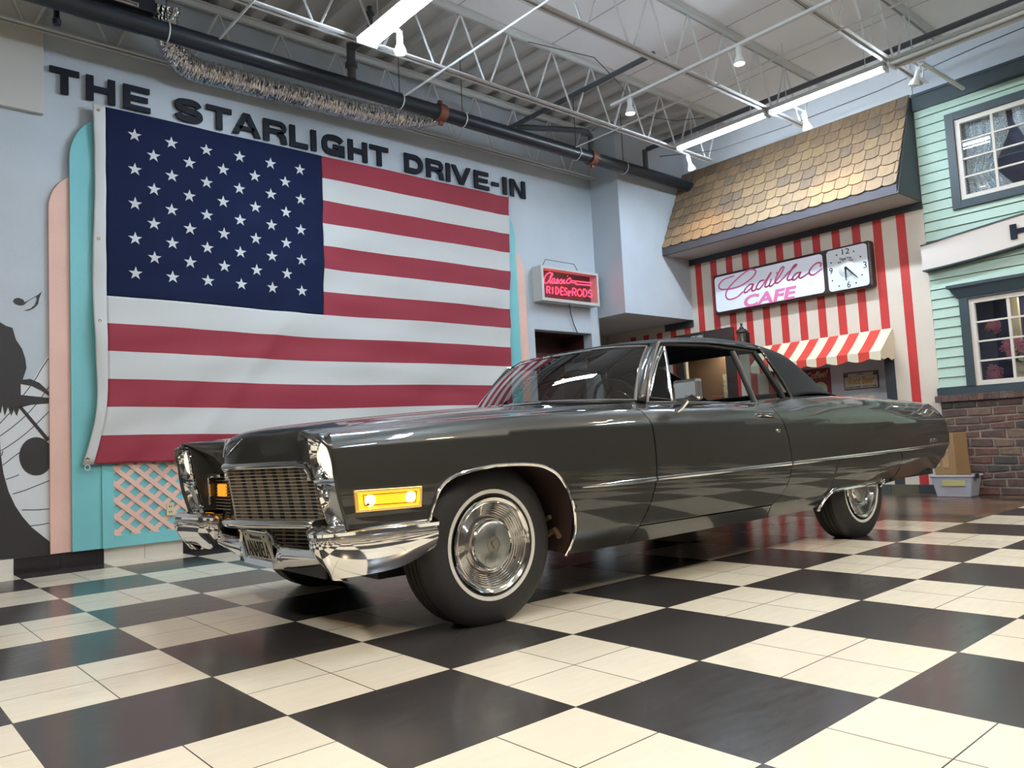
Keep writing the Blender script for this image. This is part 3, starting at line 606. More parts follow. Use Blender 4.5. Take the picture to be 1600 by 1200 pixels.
hand(138, .20, .012, 'hour_hand'); hand(180, .16, .012, 'minute_hand')
# shingled mansard
e = empty('mansard_roof', (7.8, -1.6, 3.2), 'wooden fish-scale shingled mansard roof over the cafe front', 'mansard roof')
XB, ZB, XT, ZT = 7.455, 3.315, 8.0, 4.40; y0m, y1m = -.135, -3.235
shm = [mat('shingle_%s' % n, c_, .65, noise=.22, nscale=14) for n, c_ in (('a', (.25, .165, .095)), ('b', (.22, .145, .085)), ('c', (.28, .185, .10)), ('d', (.18, .125, .085)))]
for mm in shm:   # wood grain runs down the shingle
    nt = mm.node_tree; nn = [n for n in nt.nodes if n.type == 'TEX_NOISE'][0]; mp = nt.nodes.new('ShaderNodeMapping'); mp.inputs['Scale'].default_value = (1, 3.5, .35)
    tcn = [n for n in nt.nodes if n.type == 'TEX_COORD'][0]; nt.links.new(tcn.outputs['Object'], mp.inputs[0]); nt.links.new(mp.outputs[0], nn.inputs['Vector'])
dirv = Vector((XT-XB, 0, ZT-ZB)); Ls = dirv.length; dirv.normalize(); nrm = Vector((-dirv.z, 0, dirv.x))
b = MB(); b.hexa([(XB, y0m, ZB), (XB, y1m, ZB), (XC, y1m, ZB), (XC, y0m, ZB), (XT, y0m, ZT), (XT, y1m, ZT), (XC, y1m, ZT), (XC, y0m, ZT)]); b.build('roof_core', slate_dark, e)
b = MB(); rows = 8; ph = (Ls+.02)/rows
rng = random.Random(3)
for r in range(rows):
    s0 = -.015+r*ph; yy = y0m - (0 if r % 2 else -.0)
    yy = y0m+(.06 if r % 2 else 0)
    while yy > y1m:
        w_ = rng.uniform(.13, .185); ya_ = min(yy, y0m); yb_ = max(yy-w_, y1m)
        if ya_-yb_ > .02:
            g = .003; mid = (ya_+yb_)/2; hw = (ya_-yb_)/2-g; lift = .018; dr = rng.uniform(-.006, .006)
            pts = []
            for k in range(9):
                a = -1+2*k/8; pts.append((mid+a*hw, s0+dr+.034*(1-math.sqrt(max(0, 1-a*a*.92)))*1.1))
            pts += [(mid+hw, s0+ph*1.25), (mid-hw, s0+ph*1.25)]
            def P3(u, v, d):
                t = (v-s0)/(ph*1.25); q = Vector((XB, u, ZB))+dirv*v+nrm*(.003+d+lift*(1-t)); return tuple(q)
            b.prism(pts, P3, 0, .012, rng.choice([0, 0, 1, 1, 2, 3]) if r > 1 else rng.choice([0, 1, 2, 2]))  # golden spot light on the bottom rows put into brighter shingle tones
        yy -= w_
b.build('shingles', shm, e)
b = MB(); b.box((XB-.02, y1m, 3.215), (XB+.02, y0m, ZB)); b.build('fascia', mat('fascia', (.06, .055, .065), .5), e)
b = MB(); b.hexa([(XB, y1m, 3.216), (XB, y0m, 3.216), (XC, y0m, 3.222), (XC, y1m, 3.222), (XB, y1m, 3.226), (XB, y0m, 3.226), (XC, y0m, 3.235), (XC, y1m, 3.235)]); b.build('soffit', mat('soffit', (.42, .40, .37), .6), e)
b = MB(); b.prism([(XB-.02, 3.215), (XC+.0, 3.222), (XC, ZT), (XT-.02, ZT)], lambda u, v, d: (u, y1m-.012+d, v), 0, .012); b.build('end_board', slate_dark, e)
# doorway behind the car
e = empty('cafe_doorway', (XC, -.3, 0), 'dark brown doorway of the cafe front with a small hanging KITCHEN sign', 'doorway')
dbr = mat('door_brown', (.045, .030, .026), .5)
b = MB(); b.box((XC-.04, .06, 0), (XC+.01, .20, 2.19)); b.box((XC-.04, -.76, 0), (XC+.01, -.62, 2.19)); b.box((XC-.04, -.62, 2.03), (XC+.01, .06, 2.19)); b.build('door_frame', dbr, e, bevel=.004)
b = MB(); b.box((XC+.6, -1.2, 0), (XC+.62, .5, 2.1)); b.build('back_board', mat('kitchen_back', (.20, .12, .07), .6), e)
b = MB(); b.box((XC+.58, -.62, 1.20), (XC+.60, -.15, 1.62)); b.build('notice_board', mat('notice', (.45, .42, .33), .6, noise=.4, nscale=30), e)
for k, (ya_, za_, hh, ww, cl) in enumerate([(-.55, 1.02, .36, .22, (.42, .07, .05)), (-.20, 1.02, .28, .14, (.28, .09, .05)), (-.38, .9, .25, .12, (.10, .11, .13))]):
    b = MB(); b.box((XC+.30, ya_-ww/2, 0 if k == 2 else za_-.4), (XC+.42, ya_+ww/2, za_+hh)); b.build('stacked_chair_shape' if k == 0 else 'cupboard', mat('kit_%d' % k, cl, .4), e, bevel=.01)
o = empty('kitchen_sign', (XC-.06, -.2, 2.13), 'small black KITCHEN sign over the cafe doorway', 'sign')
MB().box((XC-.055, -.31, 2.09), (XC-.045, -.08, 2.165)).build('plate', darkm, o)
b = MB(); text_fit(b, 'KITCHEN', (.10, 2.105, .29, 2.145), lambda u, v, d: (XC-.055-d, -u, v), .002, .02); b.build('lettering', whitem, o)
b = MB(); b.box((XC-.056, -.306, 2.10), (XC-.0545, -.303, 2.16)); b.build('edge_line', whitem, o)
area('kitchen_fill', (XC+.42, -.3, 2.0), .25, .25, 9, (1, .85, .65))  # added lamp, brightens the kitchen behind the doorway
# lantern
o = empty('wall_lantern', (XC-.12, -.95, 1.95), 'black carriage lantern on the red striped wall beside the cafe doorway', 'lantern')
b = MB(); c0 = (XC-.12, -.95, 0)
b.lathe([(0, 2.205), (.012, 2.20), (.018, 2.185), (.008, 2.165), (.02, 2.15), (.03, 2.13), (.055, 2.115), (.078, 2.085), (.08, 2.075), (.06, 2.07)], c0, 'z', 6); b.build('cap', darkm, o)
b = MB(); b.lathe([(.06, 2.07), (.042, 1.93), (.046, 1.92), (.02, 1.90), (.01, 1.87), (0, 1.86)], c0, 'z', 6)
for k in range(6):
    a = math.pi/3*k; pass
b2 = MB()
for k in range(6):
    a = math.pi/3*k; b2.tube([(c0[0]+.06*math.cos(a), c0[1]+.06*math.sin(a), 2.07), (c0[0]+.042*math.cos(a), c0[1]+.042*math.sin(a), 1.93)], .005, 5)
b2.lathe([(.048, 1.93), (.046, 1.915), (.02, 1.90), (.01, 1.87), (0, 1.86)], c0, 'z', 6); b2.box((XC-.02, -.99, 1.92), (XC-.003, -.91, 2.08)); b2.tube([(XC-.01, -.95, 1.96), (XC-.06, -.95, 1.90), (XC-.12, -.95, 1.90)], .008, 6); b2.build('cage', darkm, o)
b = MB(); b.lathe([(.055, 2.068), (.038, 1.932)], c0, 'z', 6); b.build('lantern_glass', glassmat('smoky_glass', (.6, .6, .55), .1), o)
b = MB(); b.lathe([(.0, 2.03), (.014, 2.02), (.014, 1.96), (0, 1.95)], c0, 'z', 10); b.build('bulb', mat('bulb_dim', (.7, .65, .5), .3), o)

# ------------------------------------------------------------------ green house front
sid = mat('siding_green', (.42, .555, .455), .5, noise=.03, nscale=3); dk = mat('house_trim', (.030, .045, .052), .5); sash = mat('sash_white', (.62, .57, .50), .5)
b = MB(); lap = .1075
W1 = (-4.72, -3.60, 3.10, 4.02); W2 = (-4.70, -3.60, 1.13, 2.07)
z = 1.14
while z < 4.22:
    z1 = min(z+lap, 4.235)
    for a, c, d, e_ in wall_rects(-6.2, YE-.006, z, z1, [W1, W2]):
        t0 = (d-z)/lap; t1 = (e_-z)/lap
        if d <= z: d = z+.007; t0 = .06
        b.hexa([(XC-.004-.016*(1-t0), a, d), (XC-.004-.016*(1-t0), c, d), (XC+.10, c, d), (XC+.10, a, d), (XC-.004-.016*(1-t1), a, e_), (XC-.004-.016*(1-t1), c, e_), (XC+.10, c, e_), (XC+.10, a, e_)])
    z = z1
struct(b.build('wall_house', sid))
b = MB(); b.box((XC-.045, -6.2, 4.235), (XC+.1, YE-.004, 4.42)); b.box((XC-.055, -6.2, 4.395), (XC+.1, YE-.004, 4.425)); b.box((XC-.035, -6.2, 1.055), (XC+.1, YE+.015, 1.14)); struct(b.build('trim_4', dk))
b = MB(); b.box((XC+.10, -12, 0), (XC+.15, -6.2, 4.42)); struct(b.build('wall_house_far', mat('hall_dark', (.10, .09, .085), .6)))
# upper window
def window(nm, y0, y1, z0, z1, ycas, cap):
    e = struct(bpy.data.objects.new(nm, None)); COL.objects.link(e); e.location = (XC, (y0+y1)/2, z0)
    b = MB(); cz = .085
    b.box((XC-.045, y0-cz, z0-cz), (XC+.02, y0, z1+cz)); b.box((XC-.045, y1, z0-cz if not cap else z0), (XC+.02, y1+cz, z1+cz)); b.box((XC-.045, y0, z1), (XC+.02, y1, z1+cz))
    if not cap: b.box((XC-.045, y0, z0-cz), (XC+.02, y1, z0))
    if cap: b.hexa([(XC-.05, y0-.1, z1+.02), (XC-.05, y1+.1, z1+.02), (XC, y1+.1, z1+.02), (XC, y0-.1, z1+.02), (XC-.09, y0-.16, z1+.13), (XC-.09, y1+.16, z1+.13), (XC, y1+.16, z1+.13), (XC, y0-.16, z1+.13)]); b.box((XC-.10, y0-.18, z1+.13), (XC, y1+.18, z1+.165))
    b.build('window_casing', dk, e, bevel=.002)
    b = MB(); st = .05
    b.box((XC-.02, y0, z0), (XC+.03, y0+st, z1)); b.box((XC-.02, y1-st, z0), (XC+.03, y1, z1)); b.box((XC-.02, y0+st, z0), (XC+.03, y1-st, z0+st)); b.box((XC-.02, y0+st, z1-st), (XC+.03, y1-st, z1)); 
    b.build('sash', sash, e)
    b = MB(); n = 3
    for k in range(1, n): yy = y1+(y0-y1)*k/n; b.box((XC-.012, yy-.012, z0+st), (XC+.02, yy+.012, z1-st))
    for k in range(1, 4): zz = z0+st+(z1-z0-2*st)*k/4; b.box((XC-.010, y0+st, zz-.009), (XC+.018, y1-st, zz+.009))
    b.build('muntins', sash, e)
    MB().box((XC+.004, y0+st, z0+st), (XC+.007, y1-st, z1-st)).build('pane', glassmat('window_glass', (.9, .92, .95), .05), e)
    return e
e1 = window('window_1', -4.70, -3.65, 3.12, 4.0, 0, False)
e2 = window('window_2', -4.70, -3.62, 1.14, 2.06, 0, True)
b = MB()
for (a, c, d, e_) in (W1, W2):
    b.box((XC+.55, a-.1, d-.1), (XC+.57, c+.1, e_+.1)); b.box((XC+.1, a-.12, d-.12), (XC+.56, a-.1, e_+.1)); b.box((XC+.1, c+.1, d-.12), (XC+.56, c+.12, e_+.1)); b.box((XC+.1, a-.1, d-.12), (XC+.56, c+.1, d-.1)); b.box((XC+.1, a-.1, e_+.1), (XC+.56, c+.1, e_+.12))
struct(b.build('wall_display', mat('display_navy', (.045, .05, .10), .7)))
area('display_fill', (XC+.30, -4.15, 2.12), .5, .1, 5, (1, .9, .78))  # added lamp, brightens the lower window display
area('display_fill', (XC+.35, -4.15, 4.06), .5, .1, 1.5, (.8, .88, 1))  # added lamp, brightens the recess behind the lace curtains
# lace curtains
def lace():
    m, t, bb = nmat('lace'); N = t.nodes.new; L = t.links.new
    tc = N('ShaderNodeTexCoord'); v = N('ShaderNodeTexVoronoi'); v.inputs['Scale'].default_value = 52; v.feature = 'DISTANCE_TO_EDGE'; L(tc.outputs['Object'], v.inputs['Vector'])
    r = N('ShaderNodeMapRange'); r.inputs[1].default_value = .06; r.inputs[2].default_value = .22; r.inputs[3].default_value = 1.; r.inputs[4].default_value = .35; L(v.outputs['Distance'], r.inputs[0])
    bb.inputs['Base Color'].default_value = (.75, .80, .76, 1); bb.inputs['Roughness'].default_value = .8; L(r.outputs[0], bb.inputs['Alpha']); return m
lc = lace()
def curtain(edge, lab):
    G = []
    for j in range(41):
        v = j/40; z = 4.0-.86*v; row = []
        ya_, yb_ = edge(v)
        for i in range(61):
            u = i/60; yy = ya_+(yb_-ya_)*u; row.append((XC+.10+.018*math.sin(u*34)+.008*math.sin(u*71+v*3), yy, z))
        G.append(row)
    o = MB().grid(G).build('lace_curtain', lc, smooth=True); tag(o, lab, 'curtain')
curtain(lambda v: (-3.66, -4.10-.02*math.sin(v*3)+(.17*max(0, v-.28)/.4 if v < .68 else .17-.22*max(0, v-.68)/.32)), 'white lace curtain tied back at the left of the upper house window')
curtain(lambda v: (-4.72, -4.16-(.20*max(0, v-.18)/.5 if v < .68 else .24-.22*(v-.68)/.32)), 'white lace curtain at the right of the upper house window')
# flowers and post behind lower window
b = MB(); b.box((XC+.30, -3.98, 1.0), (XC+.36, -3.88, 2.1)); o = b.build('display_post', mat('post_cream', (.55, .46, .28), .6)); tag(o, 'cream post standing behind the lower house window', 'post')
b = MB(); b.box((XC+.40, -4.45, 1.42), (XC+.43, -4.10, 1.66)); o = b.build('display_card', mat('post_cream', (.5, .4, .25), .6)); tag(o, 'plain cream card standing behind the lower house window', 'card')
rng = random.Random(5)
def bouquet(cx, cy, cz, r, lab):
    o = empty('flower_bunch', (cx, cy, cz-.3), lab, 'flowers', group='pink flower bunches behind the lower window')
    b = MB()
    for k in range(26):
        a = Vector((rng.gauss(0, 1), rng.gauss(0, 1), rng.gauss(0, 1))).normalized()*r*rng.uniform(.5, 1); p = Vector((cx, cy, cz))+Vector((a.x*.5, a.y, a.z)); s = rng.uniform(.014, .024)
        for q in range(5):
            an = q*1.257; c_ = p+Vector((0, math.cos(an), math.sin(an)))*s; b.add([p, c_+Vector((0, math.cos(an+.8), math.sin(an+.8)))*s*.8, c_+Vector((-.01, math.cos(an), math.sin(an)))*s*.7, c_+Vector((0, math.cos(an-.8), math.sin(an-.8)))*s*.8], [(0, 1, 2, 3)])
    b.build('blossoms', mat('blossom', (.42, .12, .16), .6), o)
    b = MB()
    for k in range(30):
        p = Vector((cx+.03, cy+rng.uniform(-1, 1)*r*1.1, cz+rng.uniform(-1.6, .6)*r)); d = Vector((rng.uniform(-.3, .3), rng.uniform(-1, 1), rng.uniform(-.2, 1))).normalized()*.06; w_ = d.cross(Vector((1, 0, 0))).normalized()*.014
        b.add([p, p+d*.5+w_, p+d, p+d*.5-w_], [(0, 1, 2, 3)])
    b.build('leaves', mat('leafgreen', (.03, .07, .055), .5), o)
bouquet(XC+.22, -3.76, 1.76, .07, 'smallest pink flower bunch behind the lower house window, in front of the cream post')
bouquet(XC+.22, -3.92, 1.52, .11, 'largest pink flower bunch in the middle of the lower house window')
bouquet(XC+.22, -3.72, 1.26, .08, 'pink flower bunch lowest in the corner of the lower house window')
bouquet(XC+.25, -4.25, 1.28, .12, 'pink flower bunch behind the right panes of the lower house window')
# arched porch board
e = empty('arched_sign_board', (XC, -4.2, 2.6), 'cream arched board with dark edges and a black letter H across the green house', 'sign board')
def az(y, up):
    t = (-3.235-y); return (2.70+.115*t-.008*t*t if up else 2.435+.035*t+.05*t*t)
ysx = np.linspace(-3.235, -6.1, 30)
poly = [(y, az(y, True)) for y in ysx]+[(y, az(y, False)) for y in ysx[::-1]]
MB().prism(poly, fc(XC), 0, .12).build('board', mat('board_cream', (.62, .55, .49), .6), e)
b = MB()
for up in (True, False):
    for a, c in zip(ysx, ysx[1:]):
        za_, zc_ = az(a, up), az(c, up); dz = .014 if up else -.014
        b.prism([(a, za_), (c, zc_), (c, zc_+dz), (a, za_+dz)], fc(XC), 0, .13)
b.build('edging', dk, e)
b = MB(); glyph(b, 'H', 4.10, 4.34, 2.575, 2.725, lambda u, v, d: (XC-.12-d, -u, v), .02); b.build('letter', blackm, e)
# brick knee wall
bm_ = [mat('brick_'+n, c_, .75, noise=.35, nscale=18, bump=.5, bscale=60) for n, c_ in (('a', (.125, .058, .046)), ('b', (.085, .050, .042)), ('c', (.055, .045, .040)), ('d', (.15, .095, .065)), ('e', (.105, .065, .052)))]
mort = mat('mortar', (.30, .26, .22), .9, noise=.15, nscale=20, bump=.4)
rng = random.Random(11)
b = MB(); bh = .083
def wav(y, k): return .012*math.sin(y*3.1+k*.9)+.008*math.sin(y*7.3+k*2.1) if 0 < k < 11 else 0
for k in range(12):
    y = -3.27+(0 if k % 2 else .0); first = True
    y = -3.28; off = -.12 if k % 2 else 0
    yy = y+off*0
    ln = .12 if k % 2 else .24
    while yy > -6.2:
        a, c = yy, yy-ln+rng.uniform(-.02, .02); z0, z1 = k*bh+.005, (k+1)*bh-.016
        q = []
        dx = rng.uniform(0, .014); xf = XC-.085-dx
        ja = [rng.uniform(-.004, .004) for _ in range(4)]
        for zz, kk in ((z0, k), (z1, k+1)):
            q.append([(xf, a-.008, zz+wav(a, kk)), (xf, c+.012, zz+wav(c, kk)), (XC, c+.012, zz+wav(c, kk)), (XC, a-.008, zz+wav(a, kk))])
        b.hexa(q[0]+q[1], rng.choice([0, 1, 1, 2, 3, 4, 0, 4]))
        yy = c; ln = rng.uniform(.19, .26)
b.box((XC-.074, -6.2, 0), (XC-.001, -3.285, .99), 5)
yy = -3.235
while yy > -6.2:
    b.box((XC-.13, yy-.066, .985), (XC-.001, yy-.003, 1.055), rng.choice([0, 0, 4, 1])); yy -= .069
b.box((XC-.12, -6.2, .99), (XC-.002, -3.24, 1.05), 5)
struct(b.build('wall_brick', bm_+[mort], bevel=.004))
# tote and cardboard box
e = empty('storage_tote', (7.84, -3.42, 0), 'translucent white plastic tote with a yellow label on the floor by the brick wall', 'storage box')
e.rotation_euler = (0, 0, 0)
tm = mat('tote_plastic', (.42, .43, .50), .35)
def tote(b, s0, s1, x, y, z0, z1, t):
    pass
b = MB(); X0, Y0 = 7.80, -3.42; hx, hy = .14, .20
def ring(h, f, z): return [(X0-hx*f, Y0-hy*f, z), (X0+hx*f, Y0-hy*f, z), (X0+hx*f, Y0+hy*f, z), (X0-hx*f, Y0+hy*f, z)]
R = [ring(0, .80, 0), ring(0, .98, .20), ring(0, 1.06, .205), ring(0, 1.06, .225), ring(0, .96, .225), ring(0, .93, .19), ring(0, .76, .012)]
V = [p for r_ in R for p in r_]; F = [(i*4+k, i*4+(k+1) % 4, (i+1)*4+(k+1) % 4, (i+1)*4+k) for i in range(6) for k in range(4)]+[(0, 3, 2, 1), (24, 25, 26, 27)]
b.add(V, F); b.build('tub', tm, e, bevel=.006)
b = MB(); b.add([(7.80-hx*.965-.004, -3.33, .115), (7.80-hx*.965-.004, -3.55, .115), (7.80-hx*1.02, -3.55, .175), (7.80-hx*1.02, -3.33, .175)], [(0, 1, 2, 3)]); b.build('label', mat('tote_label', (.50, .46, .20), .6), e, solid=.002)
b = MB(); b.box((7.70, -3.645, .19), (7.78, -3.63, .235)); b.build('latch', darkm, e)
e = empty('cardboard_box', (7.80, -3.35, .02), 'tall brown cardboard box standing in the white tote', 'cardboard box')
cb = mat('cardboard', (.27, .165, .075), .8, noise=.08, nscale=4)
b = MB(); b.hexa([(7.70, -3.28, .02), (7.70, -3.47, .02), (7.90, -3.54, .02), (7.90, -3.28, .02), (7.71, -3.21, .66), (7.70, -3.46, .66), (7.90, -3.52, .66), (7.92, -3.24, .66)]); b.build('carton', cb, e, bevel=.003)
b = MB(); b.box((7.697, -3.40, .30), (7.7, -3.34, .63)); b.build('tape', mat('tape', (.36, .24, .12), .3), e)

# ------------------------------------------------------------------ joists
JY = [(.27, 7.1, 'nearest the flag wall'), (-1.03, 7.38, 'second from the flag wall'), (-2.32, 7.38, 'third from the flag wall, crossing above the car roof'), (-3.62, 7.38, 'fourth from the flag wall, at the upper right'), (-4.92, 7.38, 'fifth from the flag wall, highest at the right edge'), (-6.2, 7.38, 'above the camera'), (-7.5, 7.38, 'behind the camera'), (-8.8, 7.38, 'behind the camera'), (-10.1, 7.38, 'behind the camera')]
ZBt, ZTp = 4.24, 4.84
for jy, xe, lab in JY[:6]:
    e = empty('roof_joist', (1, jy, ZBt), 'white open-web steel roof joist, '+lab, 'roof joist', group='white roof joists')
    xe2 = 6.6 if jy > 0 else xe
    b = MB()
    for s in (-1, 1): b.box((-6, jy+s*.011, ZBt-.0), (xe2, jy+s*.015, ZBt+.032)); b.box((-6, jy+s*.011, ZBt), (xe2, jy+s*.045, ZBt+.004))
    b.build('bottom_chord', whitem, e)
    b = MB(); xt = 6.6 if jy > 0 else XC+.1
    for s in (-1, 1): b.box((-6, jy+s*.011, ZTp), (xt, jy+s*.015, ZTp+.05)); b.box((-6, jy+s*.011, ZTp+.046), (xt, jy+s*.055, ZTp+.052))
    b.build('top_chord', whitem, e)
    x = -5.9; k = 0; pitch = .60
    x = -5.6
    while x < xe2-.1:
        if x > -2.6:
            for (xa, xb) in ((x, x+pitch/2-.03), (x+pitch, x+pitch/2+.03)):
                if xb < xe2+.02 and xa < xe2+.4:
                    MB().tube([(xb, jy, ZBt+.015), (xa, jy, ZTp+.02)], .011, 5).build('web_bar', whitem, e)
        x += pitch
for bx, z, lab in ((1.34, ZBt, 'leftmost'), (3.16, ZBt, 'beside the left tubes'), (5.55, ZBt, 'left of the lit right tubes')):
    b = MB(); b.tube([(bx, -6.1, z-.012), (bx, -.42, z-.012)], .010, 6); o = b.build('bridging_rod', whitem); tag(o, 'thin white bridging rod crossing under the joists, '+lab, 'steel rod')
# ------------------------------------------------------------------ pipes
def pipe(name, P, r, m, lab, cat='pipe', n=16):
    b = MB(); b.tube(P, r, n)
    if name == 'sprinkler_riser': return b.build('riser', m, main, smooth=True)
    o = b.build(name, m, smooth=True); return tag(o, lab, cat)
main = empty('sprinkler_main', (4, -.33, 4.2), 'long black sprinkler main pipe running across the top to the shingled roof', 'pipe')
MB().tube([(-5.98, -.33, 4.20), (5.86, -.33, 4.20)], .075, 20).build('pipe_run', pipem, main, smooth=True); MB().tube([(5.96, -.33, 4.20), (8.02, -.33, 4.20)], .075, 20).build('pipe_run', pipem, main, smooth=True)
cop = mat('rust_coupling', (.16, .05, .03), .6)
for cx in (3.64, 5.91):
    b = MB(); b.lathe([(.075, -.045), (.092, -.045), (.095, 0), (.092, .045), (.075, .045)], (cx, -.33, 4.20), 'x', 24)
    for s in (-1, 1): b.box((cx-.02, -.33-.015, 4.20+s*.11-.02), (cx+.02, -.33+.015, 4.20+s*.11+.02))
    b.build('coupling', cop if cx > 5 else cop, main, smooth=True)
for cx in (.95, 3.15, 3.93, 5.64, 6.5):
    o = empty('pipe_hanger', (cx, -.33, 4.2), 'thin steel ring hanger holding the black main pipe, '+{.95: 'leftmost one', 3.15: 'left of the rusty coupling', 3.93: 'right of the rusty coupling', 5.64: 'left of the red elbow', 6.5: 'right of the red elbow'}[cx], 'pipe hanger', group='hangers of the black main pipe')
    b = MB(); b.tube([(cx, -.33+.083*math.sin(a), 4.20+.083*math.cos(a)) for a in np.linspace(0, 2*math.pi, 20)], .006, 5); b.build('ring', whitem, o, smooth=True)
    MB().tube([(cx, -.33, 4.285), (cx, -.33, ZD)], .005, 6).build('rod', mat('steel_grey', (.12, .12, .13), .4, .6), o)
pm2 = mat('pipe_grey', (.07, .08, .09), .5)
pipe('sprinkler_branch', [(6.95, -.37, 4.52), (6.95, -6.5, 4.52)], .030, pm2, 'dark branch pipe running toward the upper right above the lit right tubes', n=12)
pipe('sprinkler_branch', [(5.05, .25, 4.55), (5.05, -2.0, 4.55)], .028, pm2, 'short dark branch pipe under the ribbed deck right of centre', n=12)
pipe('sprinkler_riser', [(5.91, -.33, 4.27), (5.91, -.33, 4.47), (5.89, -.30, 4.53), (5.83, -.26, 4.55), (5.1, .1, 4.55)], .034, pm2, 'dark riser with an elbow rising from the red coupling of the main pipe', n=12)
pipe('sprinkler_riser', [(6.95, -.33, 4.26), (6.95, -.33, 4.52)], .034, pm2, 'short dark riser from the main pipe near the shingled roof', n=12)
e = main
b = MB(); b.tube([(2.62, -.33, 4.27), (2.62, -.33, 4.62)], .042, 12); b.lathe([(.042, 4.38), (.058, 4.39), (.058, 4.43), (.042, 4.44)], (2.62, -.33, 0), 'z', 14); b.tube([(2.62, -.33, 4.58), (2.66, -1.0, 4.58)], .042, 12); b.build('valve_body', pm2, e, smooth=True)
b = MB(); b.tube([(2.66, -.62, 4.58), (2.66, -.62, 4.86)], .026, 10); b.lathe([(.0, 4.78), (.045, 4.785), (.045, 4.80), (.0, 4.805)], (2.66, -.62, 0), 'z', 12); b.build('valve_stem', pm2, e, smooth=True)
pipe('conduit_cable', [(4.2, -1.1, 4.80), (4.9, -1.35, 4.74), (5.5, -1.2, 4.66), (6.1, -.9, 4.58), (6.6, -1.1, 4.56), (6.9, -1.3, 4.6)], .005, mat('cable_grey', (.08, .085, .09), .6), 'thin black cable sagging between the joists right of centre', 'cable', 6)
pipe('conduit_cable', [(6.9, -.6, 4.34), (7.25, -1.2, 4.30), (7.5, -2.0, 4.38), (7.55, -3.1, 4.42), (7.6, -4.1, 4.52), (7.7, -5.6, 4.62)], .006, mat('cable_grey', (.08, .085, .09), .6), 'thin black cable sagging below the ceiling above the shingled roof', 'cable', 6)
# blower box and foil duct
e = empty('duct_blower', (.6, -.30, 4.3), 'black metal blower box at the upper left holding an upside-down label', 'blower')
b = MB(); b.box((.355, -.40, 4.285), (.845, .0, 4.62)); b.build('housing', pipem, e, bevel=.006)
b = MB(); b.box((.42, -.404, 4.292), (.72, -.400, 4.325)); lab_ = b.build('label_plate', mat('label_paper', (.5, .46, .44), .6), e)
b = MB(); text_fit(b, 'Blower board HR', (0, 0, 1, 1), lambda u, v, d: (.71-u*.27, -.404-d*.001, 4.320-v*.023), 1., .02); b.build('label_lettering', darkm, e)
b = MB(); b.tube([(.36, -.20, 4.30), (.20, -.20, 4.28), (.20, -.20, 4.12)], .022, 10); b.lathe([(.022, 4.12), (.03, 4.11), (.028, 4.07), (0, 4.06)], (.20, -.20, 0), 'z', 12); o = b.build('hose_end', pipem, e, smooth=True)
def foil():
    m, t, bb = nmat('foil'); bb.inputs['Metallic'].default_value = 1; bb.inputs['Roughness'].default_value = .12; bb.inputs['Base Color'].default_value = (.72, .73, .75, 1)
    tc = t.nodes.new('ShaderNodeTexCoord'); n = t.nodes.new('ShaderNodeTexVoronoi'); n.inputs['Scale'].default_value = 13; mp = t.nodes.new('ShaderNodeMapping'); mp.inputs['Scale'].default_value = (4.5, 1., 1.4); t.links.new(tc.outputs['Object'], mp.inputs[0]); t.links.new(mp.outputs[0], n.inputs['Vector'])
    bp = t.nodes.new('ShaderNodeBump'); bp.inputs['Strength'].default_value = .9; bp.inputs['Distance'].default_value = .02; t.links.new(n.outputs['Distance'], bp.inputs['Height']); t.links.new(bp.outputs['Normal'], bb.inputs['Normal']); return m
C = crs([(1.02, -.12, 4.55), (1.05, .0, 4.36), (1.25, .10, 4.19), (1.65, .13, 4.19), (2.2, .13, 4.20), (3.0, .13, 4.22), (3.6, .13, 4.27), (3.95, .12, 4.33)], 22)
R_ = [(.105+.006*math.sin(i*1.9)) * (1-.75*max(0, (i/len(C)-.80)/.20)) for i in range(len(C))]
b = MB(); b.tube([tuple(p) for p in C], R_, 20, cap=True, flat=(1, .72)); o = b.build('foil_duct', foil(), smooth=True, sharp=180); tag(o, 'crumpled silver foil flexible duct drooping behind the black pipe', 'duct')
# ------------------------------------------------------------------ fluorescent strips and track spots
tubem = mat('tube_lit', (1, 1, 1), .5, emis=(.74, .87, 1.), es=190)
def strip(x, y0, y1, z, lit, lab, two=True):
    e = empty('fluorescent_light', (x, (y0+y1)/2, z), lab, 'ceiling light')
    b = MB(); hw = .095 if two else .055
    b.hexa([(x-hw, y1, z+.02), (x+hw, y1, z+.02), (x+hw, y0, z+.02), (x-hw, y0, z+.02), (x-.03, y1, z+.075), (x+.03, y1, z+.075), (x+.03, y0, z+.075), (x-.03, y0, z+.075)]); b.build('housing', whitem, e)
    for s in ((-1, 1) if two else (0,)):
        b = MB(); b.tube([(x+s*.062, y0-.02, z), (x+s*.034, y1+.02, z)], .0165, 10); b.build('tube', tubem if lit else mat('tube_off', (.6, .62, .62), .3), e, smooth=True)
    for yy in (y0-.012, y1+.012): MB().box((x-hw, yy-.010, z-.02), (x+hw, yy+.010, z+.03)).build('end_cap', whitem, e)
    for yy in (y0-.2, y1+.2): MB().tube([(x, yy, z+.075), (x, yy, ZD)], .004, 5).build('hanger_rod', whitem, e)
strip(2.30, -1.12, -2.34, 4.175, True, 'lit twin-tube fluorescent strip at the top left of the photo')
strip(6.58, -1.12, -2.31, 4.19, True, 'lit fluorescent strip on the right, half nearer the flag wall', False)
strip(6.58, -2.335, -3.58, 4.19, True, 'lit fluorescent strip on the right, half nearer the green house', False)
strip(6.58, -3.62, -6.2, 4.20, False, 'unlit fluorescent strip at the upper right edge', True)
